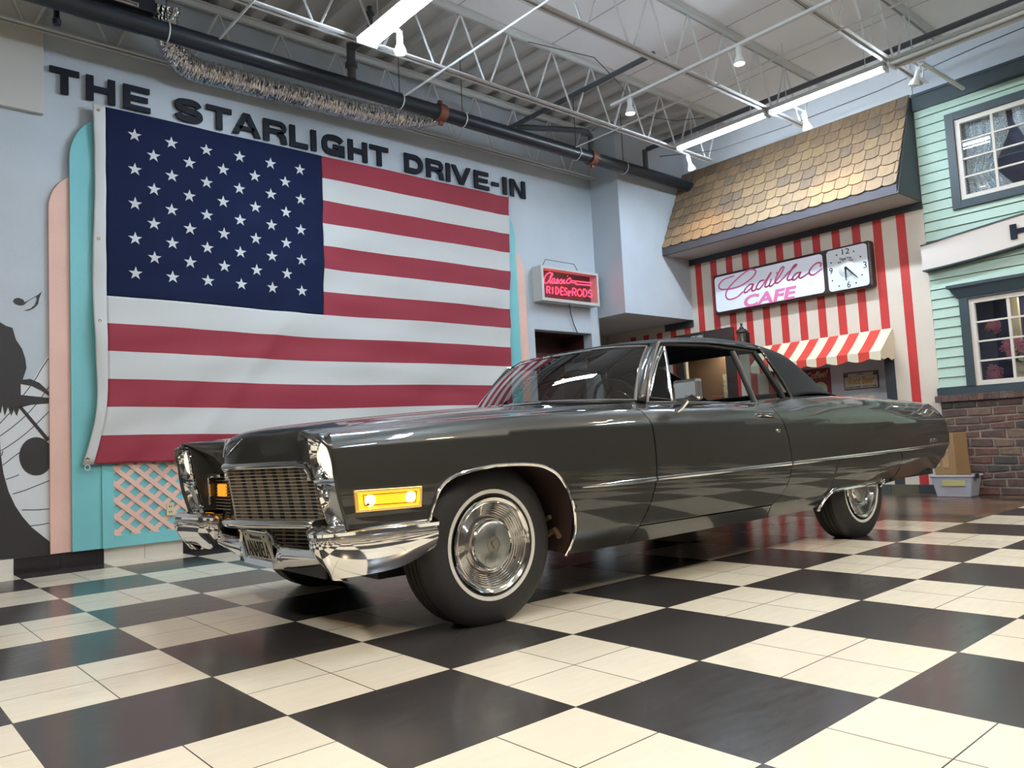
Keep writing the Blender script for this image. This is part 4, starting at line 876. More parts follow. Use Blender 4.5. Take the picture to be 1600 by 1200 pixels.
for x, y in ((2.3, -7.4), (2.3, -9.6), (6.58, -7.6), (-2.4, -7.5), (2.3, -4.9), (-2.4, -4.4)): strip(x, y+.6, y-.6, 4.175, True, 'added fluorescent strip out of view, lighting the hall, '+{(2.3, -7.4): 'just behind the camera', (2.3, -4.9): 'above the front of the car', (-2.4, -4.4): 'before the left edge of the mural', (2.3, -9.6): 'farthest behind the camera', (6.58, -7.6): 'behind on the house side', (-2.4, -2.6): 'left of the picture by the mural', (-2.4, -7.5): 'behind on the mural side'}[(x, y)])  # unseen strips, added to light the hall and its ceiling
o = MB().box((4.99, -1.45, 4.20), (5.03, -6.0, 4.225)).build('light_track', whitem); tag(o, 'long thin white lighting track crossing under the joists, carrying two warm spot lamps', 'lighting track')
bulb = mat('spot_bulb', (1, .8, .5), .4, emis=(1, .72, .40), es=14); bodym = mat('spot_body', (.66, .68, .66), .4)
def spotlamp(x, y, z, tilt, lab, lit=True, aim=(0, 0, -1)):
    e = empty('track_spotlight', (x, y, z), lab, 'spotlight', group='track spotlights')
    A = Vector(aim).normalized(); q = Vector((0, 0, -1)).rotation_difference(A)
    b = MB(); b.lathe([(0, 0), (.024, 0), (.026, -.015), (.024, -.07), (.032, -.085), (.05, -.13), (.052, -.145), (.048, -.147)], (0, 0, 0), 'z', 20)
    V = [tuple(q@Vector(v)+Vector((x, y, z))) for v in b.v]; b.v = V; b.build('lamp_shade', bodym, e, smooth=True)
    b = MB(); b.lathe([(.046, -.138), (.03, -.146), (0, -.150)], (0, 0, 0), 'z', 16); b.v = [tuple(q@Vector(v)+Vector((x, y, z))) for v in b.v]; b.build('bulb', bulb if lit else mat('bulb_off', (.5, .5, .48), .3), e, smooth=True)
    b = MB(); b.box((x-.012, y-.02, z-.01), (x+.012, y+.02, z+.035)); x < 4 and b.box((2.37, y-.012, z+.02), (x, y+.012, z+.05)); x > 6 and b.box((6.64 if y > -3.6 else 6.68, y-.008, z+.038), (x, y+.008, z+.052)); b.build('bracket', bodym, e)
spotlamp(5.01, -1.69, 4.185, 0, 'lit white track spot lamp nearest the middle, at the end of the track')
spotlamp(5.01, -2.95, 4.185, 0, 'lit white track spot lamp at top centre right, on the long track')
spotlamp(2.42, -1.45, 4.14, 0, 'lit white spot lamp hanging right beside the left twin tubes')
spotlamp(6.86, -1.06, 4.16, 0, 'unlit white spot lamp at the left end of the right strip', False, (.5, .1, -.8))
spotlamp(6.88, -2.57, 4.16, 0, 'unlit white spot lamp under the right strip, aimed at the shingles', False, (.5, .1, -.8))
spotlamp(6.80, -3.78, 4.16, 0, 'unlit white spot lamp right of the end of the lit right strip', False, (.0, .3, -.8))
o = MB().tube([(6.72, -3.84, 4.185), (7.8, -3.84, 4.225)], .022, 10).build('support_bar', whitem, smooth=True); tag(o, 'thick white round bar ending in front of the dark band of the green house', 'steel bar')
# ------------------------------------------------------------------ the car
# local frame: x from the front axle towards the tail, y sideways (+ = the side seen in the photo; flipped on build), z up
car = empty('classic_car', (1.147-.9*math.sin(math.radians(-1.868))*1.0, -3.875+.9*math.cos(math.radians(-1.868)), 0), 'dark grey-green 1960s two-door coupe with black vinyl roof, chrome bumpers and whitewall tyres', 'car', math.radians(-1.868))
def paintmat():
    m, t, b = nmat('car_paint'); b.inputs['Base Color'].default_value = (.026, .025, .020, 1); b.inputs['Metallic'].default_value = .35; b.inputs['Roughness'].default_value = .38
    b.inputs['Coat Weight'].default_value = 1; b.inputs['Coat Roughness'].default_value = .015; b.inputs['Coat IOR'].default_value = 1.55; return m
paint = paintmat()
vinyl = mat('vinyl_black', (.018, .020, .022), .8, spec=.25, bump=.25, bscale=400)
rub = mat('tyre_rubber', (.014, .013, .012), .6, bump=.1, bscale=90)
glassc = glassmat('car_glass', (.50, .54, .52), .05); glassw = glassmat('windscreen_glass', (.36, .38, .36), .10)
intm = mat('car_interior', (.012, .014, .013), .6); amber = mat('amber_lit', (1., .45, .03), .3, emis=(1., .40, .01), es=1.25); seam_m = mat('panel_gap', (.004, .004, .004), .8)
class CM(MB):
    def build(s, name, mats, parent=car, **k):
        s.v = [(x, -y, z) for x, y, z in s.v]; k['rel'] = False
        return MB.build(s, name, mats, parent, **k)
def herm(xs, ys, x):
    xs = np.asarray(xs, float); ys = np.asarray(ys, float); x = min(max(x, xs[0]), xs[-1])
    i = min(max(int(np.searchsorted(xs, x))-1, 0), len(xs)-2); h = xs[i+1]-xs[i]; d = (ys[i+1]-ys[i])/h
    dl = (ys[i]-ys[i-1])/(xs[i]-xs[i-1]) if i > 0 else d; dr = (ys[i+2]-ys[i+1])/(xs[i+2]-xs[i+1]) if i < len(xs)-2 else d
    m0 = (d+dl)/2; m1 = (d+dr)/2
    if d*dl <= 0: m0 = 0
    if d*dr <= 0: m1 = 0
    t = (x-xs[i])/h; return ys[i]*(2*t**3-3*t*t+1)+h*m0*(t**3-2*t*t+t)+ys[i+1]*(-2*t**3+3*t*t)+h*m1*(t**3-t*t)
SX = [-.90, -.55, -.2, .3, .9, 1.6, 2.3, 2.65, 3.1, 3.7, 4.2, 4.5, 4.88]
TW = [.955, .975, .99, 1.003, 1.010, 1.014, 1.012, 1.010, 1.005, .990, .960, .935, .895]
TZB = [.30, .27, .25, .243, .245, .250, .253, .256, .27, .335, .372, .385, .40]
TZC = [.80, .806, .817, .830, .842, .833, .817, .810, .800, .790, .777, .768, .755]
TZT = [.862, .886, .915, .938, .956, .962, .955, .990, 1.000, .992, .972, .960, .938]
TYT = [.76, .755, .76, .77, .785, .788, .786, .795, .80, .79, .765, .75, .73]
_dx = np.arange(-1.3, 5.3, .02); _dt = {}
def T(tab, x):
    k = id(tab)
    if k not in _dt:
        v = np.array([herm(SX, tab, q) if SX[0] <= q <= SX[-1] else (tab[0]+(tab[1]-tab[0])/(SX[1]-SX[0])*(q-SX[0]) if q < SX[0] else tab[-1]+(tab[-1]-tab[-2])/(SX[-1]-SX[-2])*(q-SX[-1])) for q in _dx])
        sg = .07 if tab is TZT else .13; o_ = np.arange(-20, 21); w_ = np.exp(-.5*(o_*.02/sg)**2); w_ /= w_.sum(); _dt[k] = np.convolve(np.pad(v, 20, 'edge'), w_, 'valid')
    i = (x+1.3)/.02; j = int(i); t = i-j; D = _dt[k]; p0, p1, p2, p3 = D[j-1], D[j], D[j+1], D[j+2]
    return .5*((2*p1)+(-p0+p2)*t+(2*p0-5*p1+4*p2-p3)*t*t+(-p0+3*p1-3*p2+p3)*t**3)
_pc = {}
def prof(x):
    k = round(x*4000)
    if k in _pc: return _pc[k]
    x = k/4000
    W, zb, zc, zt, yt = T(TW, x), T(TZB, x), T(TZC, x), T(TZT, x), T(TYT, x)
    A = [(W-.10, zb), (W-.045, zb+.09), (W-.012, .47 if zb < .3 else zb+.16), (W-.001, .60), (W, .70), (W-.006, zc)]
    q = [(W-.006, zc), (W-.020, zc+(zt-zc)*.28), (W-.062, zc+(zt-zc)*.66), (yt+.075, zt-.018), (yt+.02, zt-.002), (yt, zt)]
    P = np.concatenate([crs(A, 8), crs(q, 8)[1:]])
    L = np.concatenate([[0], np.cumsum(np.linalg.norm(np.diff(P, axis=0), axis=1))]); _pc[k] = (P, L); return _pc[k]
def surf_y(x, z):
    P, L = prof(x); n = 41; return float(np.interp(z, P[:n, 1], P[:n, 0]))
def patch(xa, xb, zlow, zhigh, nu, nv, us=None):
    """panel of the body side between the curves xa(z), xb(z), above zlow(x) and below zhigh(x) (None = ridge)"""
    G = np.zeros((nu+1, nv+1, 3))
    for i in range(nu+1):
        u = us[i] if us is not None else i/nu; z = [.6]*(nv+1); 
        for it in range(4):
            for j in range(nv+1):
                a, b_ = xa(z[j]), xb(z[j]); x = a+(b_-a)*u; P, L = prof(x)
                l0 = float(np.interp(zlow(x), P[:, 1], L)); l1 = L[-1] if zhigh is None else float(np.interp(zhigh(x), P[:, 1], L))
                lm = float(np.interp(.70, P[:, 1], L)); h_ = nv//2
                l = (l0+(l1-l0)*j/nv) if zhigh is not None else (l0+(lm-l0)*j/h_ if j < h_ else lm+(l1-lm)*(j-h_)/(nv-h_)); y = float(np.interp(l, L, P[:, 0])); z[j] = float(np.interp(l, L, P[:, 1])); G[i, j] = (x, y, z[j])
    return G
def curve(pts):   # x as a function of z
    zs = [p[0] for p in pts]; xs_ = [p[1] for p in pts]
    o = np.argsort(zs); zs = np.array(zs)[o]; xs_ = np.array(xs_)[o]
    return lambda z: float(herm(zs, xs_, z))
fr_edge = curve([(.48, -.712), (.52, -.722), (.60, -.745), (.687, -.760), (.75, -.767), (.80, -.780), (.84, -.795), (.88, -.805)])
xbz = lambda z: float(np.interp(z, [.48, .52, .60, .69, .76, .85], [-.690, -.703, -.724, -.748, -.757, -.770]))
dF = curve([(.25, .835), (.333, .890), (.45, .955), (.562, .991), (.70, .997), (.844, .985), (.90, .965), (.96, .945)])
dR = curve([(.25, 2.085), (.333, 2.070), (.38, 2.15), (.434, 2.205), (.571, 2.253), (.744, 2.235), (.82, 2.205), (.90, 2.185), (.97, 2.215)])
tail = curve([(.38, 4.74), (.45, 4.80), (.56, 4.835), (.66, 4.855), (.76, 4.845), (.84, 4.815), (.90, 4.76), (.945, 4.69)])
ARCH = [(-.368, .48), (-.362, .521), (-.345, .56), (-.321, .607), (-.28, .642), (-.216, .665), (-.12, .680), (-.018, .688), (.10, .686), (.2, .676), (.26, .657), (.313, .626), (.36, .572), (.396, .508), (.420, .44), (.434, .358), (.432, .30), (.425, .243)]
def zl_fender(x):
    if x < -.368: return .485
    if x > .434: return T(TZB, x)
    xs_ = [a for a, _ in ARCH[:16]]; zs = [c for _, c in ARCH[:16]]
    return float(np.interp(x, xs_, zs))
REARARCH = [(2.600, .256), (2.64, .268), (2.70, .315), (2.757, .360), (2.85, .368), (3.1, .370), (3.52, .373)]
def zl_quarter(x):
    if x < 2.6: return T(TZB, x)
    if x < 3.52: return float(np.interp(x, [a for a, _ in REARARCH], [c for _, c in REARARCH]))
    return float(np.interp(x, [3.52, 3.555, 3.6, 4.0, 4.48, 4.9], [.373, .372, .345, .362, .388, .40]))
G_ = .0032
def thin(a, m):
    o = [a[0]]
    for q in a[1:]:
        if q-o[-1] > m: o.append(q)
    o[-1] = a[-1]; return np.array(o)
usf = thin(np.sort(np.concatenate([np.linspace(0, 1, 80), [(x+.76)/1.745 for x in np.linspace(-.39, -.30, 14)], [(x+.76)/1.745 for x in np.linspace(.28, .46, 30)]])), .0022)
GF = patch(fr_edge, lambda z: dF(z)-G_, zl_fender, None, len(usf)-1, 44, usf)
GD = patch(lambda z: dF(z)+G_, lambda z: dR(z)-G_, lambda x: .336, None, 50, 44)
GR = patch(lambda z: dF(z)+G_, lambda z: dR(z)-G_, lambda x: T(TZB, x), lambda x: .329, 40, 6)
usq = thin(np.sort(np.concatenate([np.linspace(0, 1, 90), np.linspace(.15, .26, 16), np.linspace(.5, .56, 16)])), .003)
GQ = patch(lambda z: dR(z)+G_, tail, zl_quarter, None, len(usq)-1, 44, usq)
def side_panel(name, G, s, parent=None):
    b = CM(); b.grid(mir(G, s)); o = b.build(name, paint, parent or car, smooth=True, sharp=180)
    N_ = []
    for x, y, z in np.asarray(G).reshape(-1, 3):
        x = min(max(x, SX[0]+.03), SX[-1]-.03); P, L = prof(x); d = np.abs(P[:, 0]-y)+np.abs(P[:, 1]-z); k = int(d.argmin())
        if k == 40: k = 41 if z > P[40, 1] else 39
        k0, k1 = max(k-1, 0), min(k+1, len(P)-1)
        if k < 40: k1 = min(k1, 40)
        else: k0 = max(k0, 40)
        tl = P[k1]-P[k0]; Pa = prof(x-.03)[0][k]; Pb = prof(x+.03)[0][k]
        n_ = np.cross([.06, Pb[0]-Pa[0], Pb[1]-Pa[1]], [0, tl[0], tl[1]]); n_ /= np.linalg.norm(n_)
        N_.append((n_[0], -n_[1]*s, n_[2]))
    me = o.data; N_ = np.array(N_); vn = np.array([v.normal for v in me.vertices])
    if (vn*N_).sum() < 0: N_ = -N_
    me.normals_split_custom_set_from_vertices([tuple(v) for v in N_])
    return o
def mir(G, s): H = np.array(G, float).copy(); H[..., 1] *= s; return H
MIRS = ((1, 'near'), (-1, 'far'))
doors = {}
for s, nm in MIRS:
    side_panel('front_fender', GF, s); doors[s] = side_panel('car_door', GD, s); side_panel('rocker_panel', GR, s); side_panel('rear_quarter', GQ, s)
# hood, cowl, boot lid
def yt(x): return T(TYT, x)-.004
def zt(x): return T(TZT, x)
HL = [0, .2, .38, .49, .60, None]
HX = [[-.835, -.757, -.690, -.652, -.635, -.640], [-.832, -.755, -.688, -.650, -.632, -.690], [-.815, -.740, -.675, -.640, -.628, -.780], [-.775, -.71, -.655, -.632, -.640, -.80], [-.66, -.63, -.60, -.59, -.60, -.66], [-.42, -.42, -.42, -.42, -.42, -.42], [-.1, -.1, -.1, -.1, -.1, -.1], [.3, .3, .3, .3, .3, .3], [.62, .63, .65, .67, .70, .72], [.86, .87, .89, .91, .93, .945]]
HZ = [[.728, .727, .726, .724, .700, .700], [.790, .789, .787, .775, .745, .79], [.848, .846, .842, .825, .800, .850], [.882, .880, .874, .856, .832, None], [.908, .906, .900, .884, .866, None], [.932, .930, .924, .910, .896, None], [.955, .953, .946, .932, .920, None], [.980, .977, .968, .954, .942, None], [.992, .989, .980, .966, .955, None], [.996, .993, .985, .972, .962, None]]
ctrl = []
for r in range(len(HX)):
    row = []
    for k in range(6):
        x = HX[r][k]; y = HL[k] if HL[k] is not None else (yt(x) if r > 2 else .745); z = HZ[r][k] if HZ[r][k] is not None else zt(x)
        row.append((x, y, z))
    ctrl.append([(p[0], -p[1], p[2]) for p in row[::-1]]+row[1:])
ctrl = np.array(ctrl)
def surf2(ctrl, n1, n2):
    A = np.stack([crs(ctrl[i], n2) for i in range(ctrl.shape[0])]); return np.stack([crs(A[:, j], n1) for j in range(A.shape[1])], 1)
HG = surf2(ctrl, 9, 6)
CM().grid(HG).build('hood', paint, smooth=True, solid=.004, sharp=50)
# inner walls of the headlamp pods and fascia over the lamp grilles
for s, nm in MIRS:
    b = CM()
    b.prism([(xbz(z)-.004, z) for z in (.50, .55, .60, .65, .70, .76, .82, .848)]+[(-.60, .86), (-.60, .50)], lambda u, v, d: (u, s*(.742-d), v), 0, .006); b.box((-.62, s*.50, .69), (-.612, s*.74, .76)); b.build('inner_fascia', paint)
wsb = crs([(1.155, -.752, .978), (1.02, -.60, .990), (.90, -.3, 1.004), (.865, 0, 1.008), (.90, .3, 1.004), (1.02, .60, .990), (1.155, .752, .978)], 8)
hr = HG[-1]; n = len(wsb)
cw = []
ii = np.linspace(0, len(hr)-1, n)
for k in range(n):
    h = hr[int(round(ii[k]))]; cw.append([tuple(h+np.array([.006, 0, -.004])), tuple((h+wsb[k])/2+np.array([0, 0, -.012])), tuple(wsb[k]+np.array([.02, 0, -.004]))])
CM().grid(np.array(cw)).build('cowl', mat('cowl_dark', (.02, .02, .019), .4), smooth=True)
for s in (1, -1):   # painted corner between hood, door and windscreen post
    b = CM(); q = [(.945, yt(.945)+.004, zt(.945)), (1.20, yt(1.2)+.004, zt(1.2)), (1.165, .752, .976), (.955, yt(.95)-.02, .958)]
    b.add([(x, s*y, z) for x, y, z in q]+[(x, s*y, z-.01) for x, y, z in q], [(0, 1, 2, 3), (4, 5, 6, 7)]); b.build('cowl_corner', paint)
TR = []
for x, zc_ in ((3.40, 1.00), (3.62, 1.005), (3.9, 1.004), (4.2, .992), (4.5, .974), (4.68, .955)):
    e_ = zt(x); y_ = yt(x); TR.append([(x, -y_, e_), (x, -y_*.9, e_+(zc_-e_)*.1), (x+.01, -y_*.6, zc_-.006), (x+.015, 0, zc_), (x+.01, y_*.6, zc_-.006), (x, y_*.9, e_+(zc_-e_)*.1), (x, y_, e_)])
CM().grid(surf2(np.array(TR), 6, 6)).build('boot_lid', paint, smooth=True, solid=.004)
# tail panel
TP = []
for z in (.40, .50, .60, .70, .80, .88, .945):
    x = tail(z); y = surf_y(x, z) if z < .76 else float(np.interp(z, prof(x)[0][:, 1], prof(x)[0][:, 0]))
    y = min(y, .9); TP.append([(x, -y, z), (x-.005, -y*.6, z), (x-.01, 0, z), (x-.005, y*.6, z), (x, y, z)])
CM().grid(surf2(np.array(TP), 4, 4)).build('tail_panel', paint, smooth=True, solid=.004)
for s in (1, -1):
    P = [(tail(z)+.003, s*(min(float(np.interp(z, prof(tail(z))[0][:, 1], prof(tail(z))[0][:, 0])), .9)-.004), z) for z in np.linspace(.42, .93, 24)]
    CM().tube(P, .006, 8).build('tail_edge_moulding', chrome, smooth=True)
    b = CM(); b.box((4.855, s*.80, .60), (4.885, s*.885, .76)); b.build('tail_lamp', mat('tail_red', (.5, .01, .02), .25, emis=(1, .03, .05), es=1.2), bevel=.01)
b = CM(); b.box((4.78, -.80, .40), (4.90, .80, .52)); b.build('rear_bumper', chrome, bevel=.03)
# chrome mouldings
def side_line(f, x0, x1, r, off, n=70, taper0=None):
    P = []; 
    for x in np.linspace(x0, x1, n): z = f(x); P.append((x, surf_y(x, z)+off, z))
    return P
trim = lambda x: float(np.interp(x, [.45, .991, 2.253, 4.562, 4.86], [.557, .562, .571, .594, .597]))
for s, nm in MIRS:
    for a, c_, par in ((.47, .985, None), (.998, 2.247, doors[s]), (2.260, 4.84, None)):
        P = [(x, s*y, z) for x, y, z in side_line(trim, a, c_, 0, .002)]
        rr_ = [.011*min(1, .25+3*(p[0]-.47)) for p in P]
        CM().tube(P, rr_, 8, flat=(.65, 1)).build('side_moulding', chrome, smooth=True)
    P = [(x, s*(surf_y(x, z)+.003), z) for x, z in ARCH]
    CM().tube([tuple(p) for p in crs(P, 3)], .008, 8).build('wheel_arch_moulding', chrome, smooth=True)
    P = [(x, s*(surf_y(x, max(z, .3))+.004), z-.004) for x, z in [(2.63, .25), (2.66, .275), (2.71, .325), (2.765, .358), (2.86, .366), (3.1, .369), (3.4, .371), (3.52, .372), (3.565, .382), (3.575, .360), (3.555, .335)]]
    CM().tube([tuple(p) for p in crs(P, 3)], .010, 8).build('skirt_moulding', chrome, smooth=True)
    b = CM(); W_ = lambda x, z, o: (x, s*(surf_y(x, max(z, .3))+o), z)
    b.grid(np.array([[W_(2.60, .25, .006), W_(2.63, .25, .0)], [W_(2.68, .315, .012), W_(2.70, .30, .004)], [W_(2.76, .378, .010), W_(2.78, .352, .004)], [W_(2.86, .385, .004), W_(2.87, .368, .002)]])); b.build('skirt_flare', chrome, smooth=True, solid=.008)
    P = [(x, s*(surf_y(x, z)+.0005), z) for x, z in [(2.70, .34), (2.735, .385), (2.765, .44), (2.80, .51), (2.858, .577), (3.0, .582), (3.3, .584), (3.704, .587), (3.775, .570), (3.806, .528), (3.80, .45), (3.77, .38)]]
    CM().tube([tuple(p) for p in crs(P, 3)], .0028, 5).build('skirt_seam', seam_m)
    # door furniture
    b = CM(); b.lathe([(0, .012), (.011, .010), (.013, 0)], (2.134, s*(surf_y(2.134, .774)-.002), .774), 'y', 16); b.v = [(x, (y if s > 0 else 2*s*(surf_y(2.134, .774)-.002)-y), z) for x, y, z in b.v]; b.build('lock_button', chrome, doors[s], smooth=True)
    yh = .985
    b = CM(); b.tube([(1.94, s*(yh-.01), .872), (1.97, s*(yh+.018), .874), (2.06, s*(yh+.022), .872), (2.10, s*(yh+.018), .870)], .009, 8); b.box((2.09, s*(yh-.02), .855), (2.14, s*(yh+.024), .880)); b.box((1.935, s*(yh-.03), .860), (1.96, s*(yh+.004), .878)); b.build('door_handle', chrome, doors[s], smooth=True)
b = CM(); text_fit(b, 'DeVille', (4.37, .618, 4.545, .650), lambda u, v, d: (u, surf_y(u, v)+.001+d*1.0, v), .004, .02, .3); b.build('name_badge', chrome)
# inner wheel wells, floor
for s in (1, -1):
    G = []
    for x, z in ARCH: G.append([(x, s*(surf_y(x, max(z, .3))-.01), z+.004), (x, s*.58, z+.03)])
    CM().grid(np.array(G)).build('wheel_well', mat('well_primer', (.035, .014, .010), .8), smooth=True)
    G = []
    CM().add([(x, s*.60, z+.02) for x, z in ARCH], [tuple(range(len(ARCH)))]).build('wheel_well_wall', mat('well_primer', (.035, .014, .01)))
    b = CM(); b.box((2.75, s*.58, .42), (3.75, s*.62, .9)); b.box((2.70, s*.62, .28), (2.73, s*.93, .7)); b.box((3.72, s*.62, .36), (3.75, s*.92, .7)); b.build('rear_well_wall', darkm)
    b = CM(); b.tube([(.41, s*.80, .33), (.41, s*.86, .36), (.40, s*.9, .33)], .014, 6); b.tube([(.41, s*.78, .40), (.40, s*.84, .42)], .012, 6); b.build('bracket', mat('rust_part', (.12, .07, .04), .6))
b = CM(); b.box((-.40, -.60, .22), (.45, .60, .30)); b.box((.45, -.90, .26), (2.72, .90, .30)); b.box((2.72, -.58, .26), (3.75, .58, .34)); b.box((3.75, -.85, .36), (4.6, .85, .40)); b.box((-.60, -.6, .30), (-.40, .6, .34)); b.build('floor_pan', darkm)
b = CM(); b.tube([(2.8, .35, .22), (4.5, .42, .28)], .028, 10); b.build('exhaust_pipe', mat('rust_part', (.12, .07, .04)), smooth=True)
b = CM(); b.box((.80, -.72, .40), (.84, .72, .95)); b.box((-.58, -.6, .30), (-.55, .6, .85)); b.build('bulkhead', darkm)
# ---- wheels
def wheel(x, s, lab):
    yf = .90; w_ = bpy.data.objects.new('wheel', None); COL.objects.link(w_); w_.parent = car; w_.location = (x, -s*yf, .343); 
    if s < 0: w_.rotation_euler = (0, 0, math.pi)
    R = .358
    def lp(prof_, name, m_, n=64, sharp=30):
        # prof: (radius, outward); local -y is outward
        b = MB(); b.lathe([(r, -h) for r, h in prof_], (0, 0, 0), 'y', n); o = b.build(name, m_, w_, smooth=True, rel=False, sharp=sharp); return o
    t = [(.210, .0), (.222, .004), (.236, .006), (.262, .008), (.300, .006), (.325, -.006), (.343, -.024)]
    for k, h in enumerate((-.030, -.058, -.064, -.092, -.098, -.126, -.132, -.160, -.166)): t += [(R-.001 if k % 2 == 0 else R-.008, h)] if False else [(R if k in (1, 2, 5, 6) else R-.002, h)]
    tread = []
    for a in (-.034, -.068, -.102, -.136): tread += [(R-.001, a), (R-.001, a-.026), (R-.010, a-.028), (R-.010, a-.032)]
    t = [(.205, -.01), (.210, .0), (.222, .004), (.240, .007), (.262, .008), (.300, .006), (.325, -.004), (.343, -.016), (.353, -.028)]+tread+[(.353, -.176), (.34, -.19), (.30, -.205), (.2, -.205)]
    tyre = lp(t, 'tyre', rub)
    lp([(.2225, .0040), (.2235, .0078), (.2395, .0090), (.2405, .0078)], 'whitewall', mat('whitewall', (.62, .60, .54), .5))
    hub = [(.205, .004), (.209, .010), (.204, .014), (.198, .010), (.190, .003)]
    r = .186
    for k in range(7): hub += [(r, .002-.0055*k), (r-.004, .0055-.0055*k), (r-.008, .002-.0055*k-.003)]; r -= .0088
    hub += [(.123, -.038), (.118, -.030), (.115, -.008), (.109, .004), (.104, .008), (.099, .004)]
    lp(hub, 'wheel_cover', mat('cover_chrome', (.72, .71, .69), .10, 1.), sharp=60)
    lp([(.099, .004), (.095, .007), (.03, .011), (0, .012)], 'hub_disc', mat('brushed_disc', (.42, .43, .41), .28, 1.), sharp=60)
    b = MB()
    for k in range(48):
        a = k/48*2*math.pi; b.tube([(.036*math.cos(a), -.0112, .036*math.sin(a)), (.092*math.cos(a), -.0075, .092*math.sin(a))], .0007, 4)
    b.build('radial_flutes', mat('brushed_disc', (.42, .43, .41)), w_, rel=False)
    b = MB(); b.lathe([(.033, -.0125), (.034, -.0145), (.035, -.0125)], (0, 0, 0), 'y', 40)
    b.prism([(-.011, .016), (.011, .016), (.012, .004), (0, -.016), (-.012, .004)], lambda u, v, d: (u, -.0135-d, v), 0, .004); b.build('hub_crest', mat('crest_silver', (.45, .40, .30), .3, 1.), w_, rel=False)
    b = MB(); b.lathe([(0, -.013), (.006, -.016), (.0, -.020)], (.11, 0, -.07), 'y', 8); b.build('valve_cap', darkm, w_, rel=False)
for x, s in ((0, 1), (0, -1), (3.289, 1), (3.289, -1)): wheel(x, s, '')
